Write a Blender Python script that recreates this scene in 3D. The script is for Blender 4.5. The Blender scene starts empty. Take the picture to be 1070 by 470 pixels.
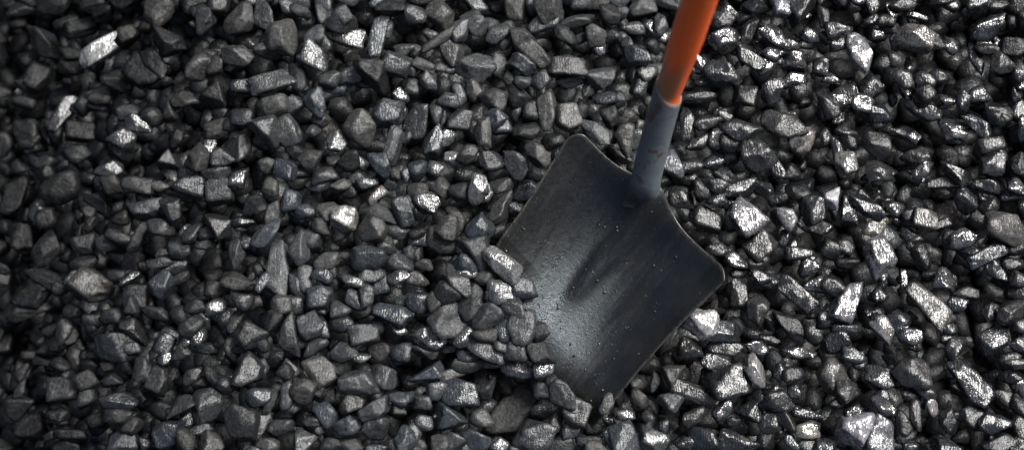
import bpy, math, random
import numpy as np
from mathutils import Vector, Matrix

C = bpy.context.scene.collection
scene = bpy.context.scene
R = math.radians
rng = np.random.default_rng(11)
random.seed(5)

# ---------------------------------------------------------------- camera
PW, PH = 1070.0, 470.0
CAM_D, TILT = 1.90, R(11)
WIDTH = 1.284
FOC = 36.0 * CAM_D / WIDTH
cam_loc = np.array([0.0, -CAM_D * math.sin(TILT), CAM_D * math.cos(TILT)])
cd = bpy.data.cameras.new('camera')
cam = bpy.data.objects.new('camera', cd); C.objects.link(cam)
cam.location = cam_loc
cam.rotation_euler = (TILT, 0, 0)
cd.lens = FOC; cd.sensor_width = 36.0
cd.clip_start = 0.05; cd.clip_end = 50
cd.dof.use_dof = True
cd.dof.focus_distance = CAM_D - 0.01
cd.dof.aperture_fstop = 2.4
scene.camera = cam
FPX = FOC / 36.0 * PW
AX = np.array([1.0, 0, 0]); AY = np.array([0, math.cos(TILT), math.sin(TILT)]); AZ = np.array([0, -math.sin(TILT), math.cos(TILT)])

def at(px, py, z=0.0):
    """point where the line of sight through a photo pixel meets height z"""
    d = AX * ((px - PW / 2) / FPX) + AY * ((PH / 2 - py) / FPX) - AZ
    return cam_loc + d * ((z - cam_loc[2]) / d[2])

def depth_scale(p):
    """metres per photo pixel at a point"""
    return float(np.dot(cam_loc - p, AZ)) / FPX

# ---------------------------------------------------------------- light
SUN_EL, SUN_AZ = R(57), R(52)          # azimuth measured from +Y towards +X
w = bpy.data.worlds.new('World'); scene.world = w; w.use_nodes = True
nt = w.node_tree; nt.nodes.clear()
sky = nt.nodes.new('ShaderNodeTexSky'); sky.sky_type = 'NISHITA'; sky.sun_disc = False
sky.sun_elevation = SUN_EL; sky.sun_rotation = SUN_AZ
sky.air_density = 0.7; sky.dust_density = 7.0; sky.ozone_density = 1.0
bg = nt.nodes.new('ShaderNodeBackground'); bg.inputs['Strength'].default_value = 0.07
wo = nt.nodes.new('ShaderNodeOutputWorld')
nt.links.new(sky.outputs[0], bg.inputs['Color']); nt.links.new(bg.outputs[0], wo.inputs['Surface'])
sl = bpy.data.lights.new('sun', 'SUN'); sl.energy = 3.5; sl.angle = R(20); sl.color = (0.985, 1.0, 0.99)
sun = bpy.data.objects.new('sun', sl); C.objects.link(sun)
sdir = Vector((math.sin(SUN_AZ) * math.cos(SUN_EL), math.cos(SUN_AZ) * math.cos(SUN_EL), math.sin(SUN_EL)))
sun.rotation_euler = sdir.to_track_quat('Z', 'Y').to_euler()
sun.location = sdir * 5
half = (Vector(AZ) + sdir).normalized()

scene.view_settings.view_transform = 'Standard'
scene.view_settings.look = 'None'
scene.view_settings.exposure = 0.76
scene.view_settings.gamma = 1
scene.view_settings.use_curve_mapping = False
scene.render.engine = 'CYCLES'
scene.cycles.max_bounces = 5
scene.cycles.diffuse_bounces = 2
scene.cycles.glossy_bounces = 3

# ---------------------------------------------------------------- node helpers
def new_mat(name):
    m = bpy.data.materials.new(name); m.use_nodes = True
    t = m.node_tree; t.nodes.clear()
    out = t.nodes.new('ShaderNodeOutputMaterial'); p = t.nodes.new('ShaderNodeBsdfPrincipled')
    t.links.new(p.outputs[0], out.inputs['Surface'])
    return m, t, p
def nd(t, ty, **kw):
    n = t.nodes.new(ty)
    for k, v in kw.items():
        if k.startswith('_'): setattr(n, k[1:], v)
        else: n.inputs[k.replace('0', ' ')].default_value = v
    return n
def math_(t, op, a, b=None, clamp=False):
    n = t.nodes.new('ShaderNodeMath'); n.operation = op; n.use_clamp = clamp
    for i, v in enumerate((a, b)):
        if v is None: continue
        if isinstance(v, (int, float)): n.inputs[i].default_value = v
        else: t.links.new(v, n.inputs[i])
    return n.outputs[0]
def ramp(t, fac, lo, hi, a=0.0, b=1.0):
    n = t.nodes.new('ShaderNodeMapRange'); n.interpolation_type = 'SMOOTHSTEP'
    for k, v in (('From Min', lo), ('From Max', hi), ('To Min', a), ('To Max', b)):
        if isinstance(v, (int, float)): n.inputs[k].default_value = v
        else: t.links.new(v, n.inputs[k])
    t.links.new(fac, n.inputs['Value']); return n.outputs['Result']
def mixc(t, fac, a, b, mode='MIX'):
    n = t.nodes.new('ShaderNodeMix'); n.data_type = 'RGBA'; n.blend_type = mode
    for s, v in ((n.inputs[0], fac), (n.inputs[6], a), (n.inputs[7], b)):
        if isinstance(v, (int, float)): s.default_value = v
        elif isinstance(v, tuple): s.default_value = (*v, 1)
        else: t.links.new(v, s)
    return n.outputs[2]
def noise(t, vec, scale, detail=3, rough=0.55, dist=0.0):
    n = nd(t, 'ShaderNodeTexNoise', Scale=scale, Detail=detail, Roughness=rough, Distortion=dist)
    t.links.new(vec, n.inputs['Vector']); return n.outputs['Fac']

def coal_material():
    m, t, p = new_mat('coal')
    a_lc = nd(t, 'ShaderNodeAttribute', _attribute_name='lc').outputs['Vector']
    a_t = nd(t, 'ShaderNodeAttribute', _attribute_name='tint').outputs['Color']
    gl = nd(t, 'ShaderNodeAttribute', _attribute_name='gloss').outputs['Fac']
    big = noise(t, a_lc, 90, 3, 0.6)
    mid = noise(t, a_lc, 260, 4, 0.65)
    fine = noise(t, a_lc, 900, 2, 0.6)
    # colour: the tint, mottled, with ash-grey dust in patches on the dull lumps
    mott = ramp(t, mid, 0.3, 0.72, 0.55, 1.5)
    mv = t.nodes.new('ShaderNodeCombineXYZ')
    for i in range(3): t.links.new(mott, mv.inputs[i])
    col = mixc(t, 1.0, a_t, mv.outputs[0], 'MULTIPLY')
    dust = math_(t, 'MULTIPLY', ramp(t, big, 0.48, 0.7), ramp(t, fine, 0.42, 0.62))
    dust = math_(t, 'MULTIPLY', dust, math_(t, 'SUBTRACT', 0.42, math_(t, 'MULTIPLY', gl, 0.40)))
    col = mixc(t, dust, col, (0.060, 0.055, 0.050))
    sheen = noise(t, a_lc, 60, 2, 0.5)
    col = mixc(t, ramp(t, sheen, 0.6, 0.75, 0.0, 0.5), col, (0.020, 0.025, 0.033))  # bluish sheen painted into the base colour in patches
    t.links.new(col, p.inputs['Base Color'])
    # roughness: shiny bands (vitrain) beside dull ones
    st = nd(t, 'ShaderNodeTexWave', Scale=85.0, Distortion=9.0, Detail=3.0)
    st.inputs['Detail Scale'].default_value = 1.5
    t.links.new(a_lc, st.inputs['Vector'])
    band = st.outputs['Fac']
    patch = ramp(t, math_(t, 'ADD', math_(t, 'MULTIPLY', big, 0.7), math_(t, 'MULTIPLY', mid, 0.3)), 0.42, 0.58)
    r0 = math_(t, 'SUBTRACT', 0.44, math_(t, 'MULTIPLY', gl, 0.25))
    r = math_(t, 'SUBTRACT', r0, math_(t, 'MULTIPLY', patch, 0.13))
    r = math_(t, 'ADD', r, math_(t, 'MULTIPLY', ramp(t, fine, 0.3, 0.7), 0.06), True)
    t.links.new(r, p.inputs['Roughness'])
    t.links.new(math_(t, 'ADD', 1.30, math_(t, 'MULTIPLY', gl, 0.66)), p.inputs['IOR'])
    # relief
    vo = nd(t, 'ShaderNodeTexVoronoi', Scale=210.0, _feature='F1'); t.links.new(a_lc, vo.inputs['Vector'])
    vo2 = nd(t, 'ShaderNodeTexVoronoi', Scale=620.0, _feature='F1'); t.links.new(a_lc, vo2.inputs['Vector'])
    h = math_(t, 'ADD', math_(t, 'MULTIPLY', mid, 1.1), math_(t, 'MULTIPLY', vo.outputs['Distance'], 0.5))
    h = math_(t, 'ADD', h, math_(t, 'MULTIPLY', fine, math_(t, 'SUBTRACT', 0.72, math_(t, 'MULTIPLY', gl, 0.5))))
    h = math_(t, 'ADD', h, math_(t, 'MULTIPLY', vo2.outputs['Distance'], 0.35))
    h = math_(t, 'ADD', h, math_(t, 'MULTIPLY', math_(t, 'MULTIPLY', band, gl), 0.8))
    h = math_(t, 'MULTIPLY', h, math_(t, 'SUBTRACT', 1.1, math_(t, 'MULTIPLY', gl, 0.6)))
    b = nd(t, 'ShaderNodeBump', Strength=0.62, Distance=0.0010)
    t.links.new(h, b.inputs['Height'])
    # tiny cleavage faces: each cell of the broken surface leans its own way
    nrm = b.outputs[0]
    for sc, k0, k1 in ((85.0, 0.08, 0.46), (260.0, 0.12, 0.17), (650.0, 0.14, 0.05)):
        vc = nd(t, 'ShaderNodeTexVoronoi', Scale=sc, Randomness=1.0, _feature='F1')
        wv_ = nd(t, 'ShaderNodeVectorMath', _operation='ADD')
        nn = nd(t, 'ShaderNodeTexNoise', Scale=sc * 0.7, Detail=1.0); t.links.new(a_lc, nn.inputs['Vector'])
        sc_ = nd(t, 'ShaderNodeVectorMath', _operation='SCALE'); sc_.inputs['Scale'].default_value = 1.2 / sc
        t.links.new(nn.outputs['Color'], sc_.inputs[0]); t.links.new(a_lc, wv_.inputs[0]); t.links.new(sc_.outputs[0], wv_.inputs[1])
        t.links.new(wv_.outputs[0], vc.inputs['Vector'])
        c0 = nd(t, 'ShaderNodeVectorMath', _operation='SUBTRACT'); t.links.new(vc.outputs['Color'], c0.inputs[0]); c0.inputs[1].default_value = (.5, .5, .5)
        c1 = nd(t, 'ShaderNodeVectorMath', _operation='SCALE'); t.links.new(c0.outputs[0], c1.inputs[0])
        t.links.new(math_(t, 'ADD', k0, math_(t, 'MULTIPLY', gl, k1 - k0)), c1.inputs['Scale'])
        ad = nd(t, 'ShaderNodeVectorMath', _operation='ADD'); t.links.new(nrm, ad.inputs[0]); t.links.new(c1.outputs[0], ad.inputs[1])
        no = nd(t, 'ShaderNodeVectorMath', _operation='NORMALIZE'); t.links.new(ad.outputs[0], no.inputs[0]); nrm = no.outputs[0]
    t.links.new(nrm, p.inputs['Normal'])
    return m
COAL = coal_material()

def ground_material():
    m, t, p = new_mat('coal_dust')
    g = nd(t, 'ShaderNodeNewGeometry').outputs['Position']
    n1 = noise(t, g, 220, 4, 0.7)
    col = mixc(t, n1, (0.008, 0.008, 0.009), (0.03, 0.029, 0.028))
    t.links.new(col, p.inputs['Base Color']); p.inputs['Roughness'].default_value = 0.8
    b = nd(t, 'ShaderNodeBump', Strength=1.0, Distance=0.003)
    t.links.new(n1, b.inputs['Height']); t.links.new(b.outputs[0], p.inputs['Normal'])
    return m

# ---------------------------------------------------------------- heap surface
def heap(x, y):
    """height of the heap's surface: nearly level in the middle, falling to the left, rising to the right"""
    l = np.clip((-0.27 - x) / 0.4, 0, 3); r = np.clip((x - 0.42) / 0.5, 0, 3)
    return -0.22 * l ** 1.7 + 0.05 * r ** 2 + 0.006 * np.sin(x * 7 + 1) * np.cos(y * 9)  # side slopes shaped to turn from the sun and dim both edges

# ---------------------------------------------------------------- lump shapes
def ico(n):
    import bmesh
    bm = bmesh.new(); bmesh.ops.create_icosphere(bm, subdivisions=n, radius=1)
    v = np.array([x.co[:] for x in bm.verts]); f = np.array([[q.index for q in x.verts] for x in bm.faces]); bm.free()
    v /= np.linalg.norm(v, axis=1)[:, None]
    return v, f
ICO = {n: ico(n) for n in (1, 2, 3, 4)}

def wav(v, freq, n=5):
    """cheap smooth noise about 0..1 in size +-1"""
    s = np.zeros(len(v))
    for _ in range(n):
        d = rng.normal(size=3); d /= np.linalg.norm(d)
        s += np.sin(v @ d * freq * rng.uniform(0.6, 1.5) + rng.uniform(0, 6.28))
    return s / n * 1.4

def unit(a):
    a = np.asarray(a, float); return a / np.linalg.norm(a)

def rand_rot(mx):
    ax = unit(rng.normal(size=3)); an = rng.uniform(-mx, mx)
    return np.array(Matrix.Rotation(an, 3, Vector(ax)))

def lump_shape(kind, tone, level, aim=None):
    v, f = ICO[level]
    N, D = [], []
    def plane(n, d): N.append(unit(n)); D.append(d)
    def rdir(): return unit(rng.normal(size=3))
    if kind in 'bl':
        rot = rand_rot(0.30)
        for ax in range(3):
            for s in (-1, 1):
                n = np.zeros(3); n[ax] = s
                n = rot @ n + rng.normal(size=3) * 0.13
                plane(n, rng.uniform(0.78, 0.95))
        for _ in range(rng.integers(3, 7)):
            n = rng.normal(size=3); n = np.sign(n) * (0.35 + np.abs(n)); plane(n, rng.uniform(0.88, 1.15))
    elif kind == 'r':
        for _ in range(15): plane(rdir(), rng.uniform(0.86, 1.02))
    elif kind == 't':
        a0 = rng.uniform(0, 6.28)
        for k in range(3):
            a = a0 + k * 2.09 + rng.uniform(-0.25, 0.25)
            plane((math.cos(a), math.sin(a), rng.uniform(0.1, 0.55)), rng.uniform(0.6, 0.72))
        plane((rng.normal() * 0.25, rng.normal() * 0.25, 1), 0.62); plane((0, 0, -1), 0.8)
        for _ in range(3): plane(rdir(), rng.uniform(0.95, 1.05))
    else:
        for _ in range(rng.integers(8, 13)): plane(rdir(), rng.uniform(0.68, 0.98))
        plane((rng.normal() * 0.4, rng.normal() * 0.4, 1), 0.72)
    if tone == 's' or rng.random() < 0.12:              # a clean cleavage face towards the light
        h = (aim if aim is not None else np.array(half)) + rng.normal(size=3) * (0.05 if tone == 's' else 0.12)
        plane(h, rng.uniform(0.55, 0.68))
    for _ in range(2): plane(rdir(), rng.uniform(0.74, 0.86))
    N = np.array(N); D = np.array(D)
    p = 40.0 if kind != 'r' else 24.0
    p *= rng.uniform(0.8, 1.3)
    q = np.clip(v @ N.T, 0, None) / D
    r = (q ** p).sum(1) ** (-1 / p)
    r = np.minimum(r, 1.6)
    # chips broken out, uneven faces
    r *= 1 + 0.035 * wav(v, 3.0) + 0.020 * wav(v, 8.0) + (0.012 * wav(v, 18.0) if level > 2 else 0)
    if level > 2:
        for _ in range(rng.integers(1, 5)):
            c = rdir(); d = np.clip(1 - np.linalg.norm(v - c, axis=1) / rng.uniform(0.3, 0.6), 0, 1)
            r *= 1 - 0.13 * np.minimum(d * 3, 1) * rng.uniform(0.3, 1)
        amp = 0.022 if tone in 'sy' or kind == 'l' else 0.010 # bedding steps
        ax = unit(rng.normal(size=3)); ph = (v * r[:, None]) @ ax * rng.uniform(4, 9) + 0.25 * wav(v, 3)
        r *= 1 + amp * (2 * np.abs(ph - np.round(ph)) * 2 - 1) ** 1
    return v * r[:, None], f

TINT = {'d': (0.0080, 0.0083, 0.0085), 'g': (0.0180, 0.0183, 0.0186), 'b': (0.0228, 0.0219, 0.0205),  # dull black deepened to stand in for dimness at the left
        'w': (0.0155, 0.0172, 0.0195), 's': (0.0250, 0.0252, 0.0252), 'y': (0.20, 0.16, 0.09)}  # bluish tone: sky reflection put into the base colour
GLOSS = {'d': 0.20, 'g': 0.45, 'b': 0.36, 'w': 0.58, 's': 0.95, 'y': 0.2}

def make_lump(L, W, H, ang, kind, tone, level, side):
    """points of one lump about its centre (metres), faces, attributes"""
    ca, sa = math.cos(ang), math.sin(ang)
    M = np.array([[ca, -sa, 0], [sa, ca, 0], [0, 0, 1]])
    aim = unit(np.array([L, W, H]) * (M.T @ np.array(half)))
    v, f = lump_shape(kind, tone, level, aim)
    ext = v.max(0) - v.min(0); mid = (v.max(0) + v.min(0)) / 2
    s = np.array([L, W, H]) / ext
    v = (v - mid) * s
    v = v @ M.T
    tv = np.array(TINT[tone]) * rng.uniform(0.7, 1.3) * (0.72 if side > 0.1 else (1.6 if side > -0.24 else 0.85)) * np.array([0.95, 1.0, 1.03])  # left tint darkened as edge falloff, middle lightened to lift shaded sides
    g = GLOSS[tone] + rng.uniform(-0.12, 0.15)
    g = float(np.clip(g + side, 0.02, 1.1))
    return v, f, tv, g

# ---------------------------------------------------------------- packing on a height grid
CELL = 0.0025
GX0, GX1, GY0, GY1 = -0.90, 0.90, -0.50, 0.52
NX, NY = int((GX1 - GX0) / CELL), int((GY1 - GY0) / CELL)
gx = GX0 + (np.arange(NX) + 0.5) * CELL; gy = GY0 + (np.arange(NY) + 0.5) * CELL
GXX, GYY = np.meshgrid(gx, gy, indexing='ij')
SURF = heap(GXX, GYY)
Hm = SURF - 0.11
TOPLIM = np.full((NX, NY), 9.0)             # underside of the blade where it covers the heap
OCC = np.zeros((NX, NY), bool)

def patch_of(v, x, y):
    ix = np.floor((v[:, 0] + x - GX0) / CELL).astype(int); iy = np.floor((v[:, 1] + y - GY0) / CELL).astype(int)
    ok = (ix >= 0) & (ix < NX) & (iy >= 0) & (iy < NY)
    if ok.sum() < 20: return None
    ix, iy, z = ix[ok], iy[ok], v[ok, 2]
    x0, y0 = ix.min(), iy.min(); w_, h_ = ix.max() - x0 + 1, iy.max() - y0 + 1
    top = np.full((w_, h_), -9.0); bot = np.full((w_, h_), 9.0)
    np.maximum.at(top, (ix - x0, iy - y0), z); np.minimum.at(bot, (ix - x0, iy - y0), z)
    return x0, y0, w_, h_, top, bot, top > -8

def drop(v, x, y, q=88, over_blade=False, cap=None):
    P = patch_of(v, x, y)
    if P is None: return None, None
    x0, y0, w_, h_, top, bot, m = P
    sl_ = (slice(x0, x0 + w_), slice(y0, y0 + h_))
    base = Hm[sl_]
    gap = (base - bot)[m]
    z = float(np.percentile(gap, q))
    if cap is not None: z = min(z, cap)
    if not over_blade:
        lim = (TOPLIM[sl_] - top)[m]
        z = min(z, float(lim.min()))
    return z, P
def commit(P, z):
    x0, y0, w_, h_, top, bot, m = P
    sl_ = (slice(x0, x0 + w_), slice(y0, y0 + h_))
    Hm[sl_] = np.where(m, np.maximum(Hm[sl_], top + z), Hm[sl_])
def mark(P):
    x0, y0, w_, h_, top, bot, m = P
    sl_ = (slice(x0, x0 + w_), slice(y0, y0 + h_)); OCC[sl_] |= m

# ---------------------------------------------------------------- shovel geometry (decides where lumps may lie)
BL = at(601, 134, 0.043); BR = at(764, 289, 0.042)
FL = at(484, 299, 0.010); FR = at(620, 448, -0.014)
NV = unit(np.cross(BR - BL, FL - BL)); NV = NV if NV[2] > 0 else -NV
def blade_pt(s, t, off=0.0):
    """s across 0..1 (left edge to right edge), t from the socket end 0 to the front edge 1"""
    c = abs(2 * s - 1)
    # back edge: rounded shoulders, a swell where the socket joins
    t0 = (0.10 if s < 0.5 else 0.055) * max(0, (c - 0.86) / 0.14) ** 2.2 - 0.075 * math.exp(-((s - 0.47) / 0.15) ** 2) + 0.004 * math.sin(c * math.pi)
    tt = t0 + (1 - t0) * t
    # slightly waisted sides
    s2 = 0.5 + (s - 0.5) * (1 - 0.055 * math.sin(math.pi * min(1, max(0, tt))) - 0.03 * max(0, 1 - tt / 0.07) ** 2 * (tt < 0.07))
    P = (BL * (1 - s2) + BR * s2) * (1 - tt) + (FL * (1 - s2) + FR * s2) * tt
    up = 0.027 * (c ** 2.3) * (1 - 0.5 * tt) + 0.004 * max(0, c - 0.8) / 0.2 * (s > .5)
    dish = -0.026 * math.sin(math.pi * min(1, max(0, tt * 0.95 + 0.03))) * (1 - c ** 2)
    lip = 0.012 * math.exp(-(tt / 0.10) ** 2) * (0.4 + 0.6 * c)
    rd = abs(s - (0.495 - 0.03 * tt)) / (0.075 * (1 - 0.45 * tt) + 0.004)
    fade = 1 / (1 + math.exp((tt - 0.60) / 0.040))
    ridge = 0.0125 * math.exp(-rd ** 2 * 1.3) * fade * (1 - 0.35 * tt) + 0.009 * math.exp(-((s - 0.475) / 0.095) ** 2) * math.exp(-(max(tt, 0) / 0.13) ** 2)
    dent = 0.0022 * math.sin(7 * s + 3 * tt) * math.sin(5 * tt + 1) 
    P = P - NV * 0.032 * min(1, max(0, (tt - 0.66) / 0.3)) * min(1, max(0, (0.30 - s) / 0.3)) ** 0.8
    P = P - NV * 0.36 * max(0, tt - 0.80) ** 2
    return P + NV * (up + dish + lip + ridge + dent + off)

NS, NT_ = 90, 90
BG = np.array([[blade_pt(i / NS, j / NT_) for j in range(NT_ + 1)] for i in range(NS + 1)])
bl_ix = np.clip(((BG[..., 0] - GX0) / CELL).astype(int), 0, NX - 1); bl_iy = np.clip(((BG[..., 1] - GY0) / CELL).astype(int), 0, NY - 1)
np.minimum.at(TOPLIM, (bl_ix.ravel(), bl_iy.ravel()), BG[..., 2].ravel() - 0.004)
BLADE_TOP = np.full((NX, NY), -9.0)
np.maximum.at(BLADE_TOP, (bl_ix.ravel(), bl_iy.ravel()), BG[..., 2].ravel() + 0.001)

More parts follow.
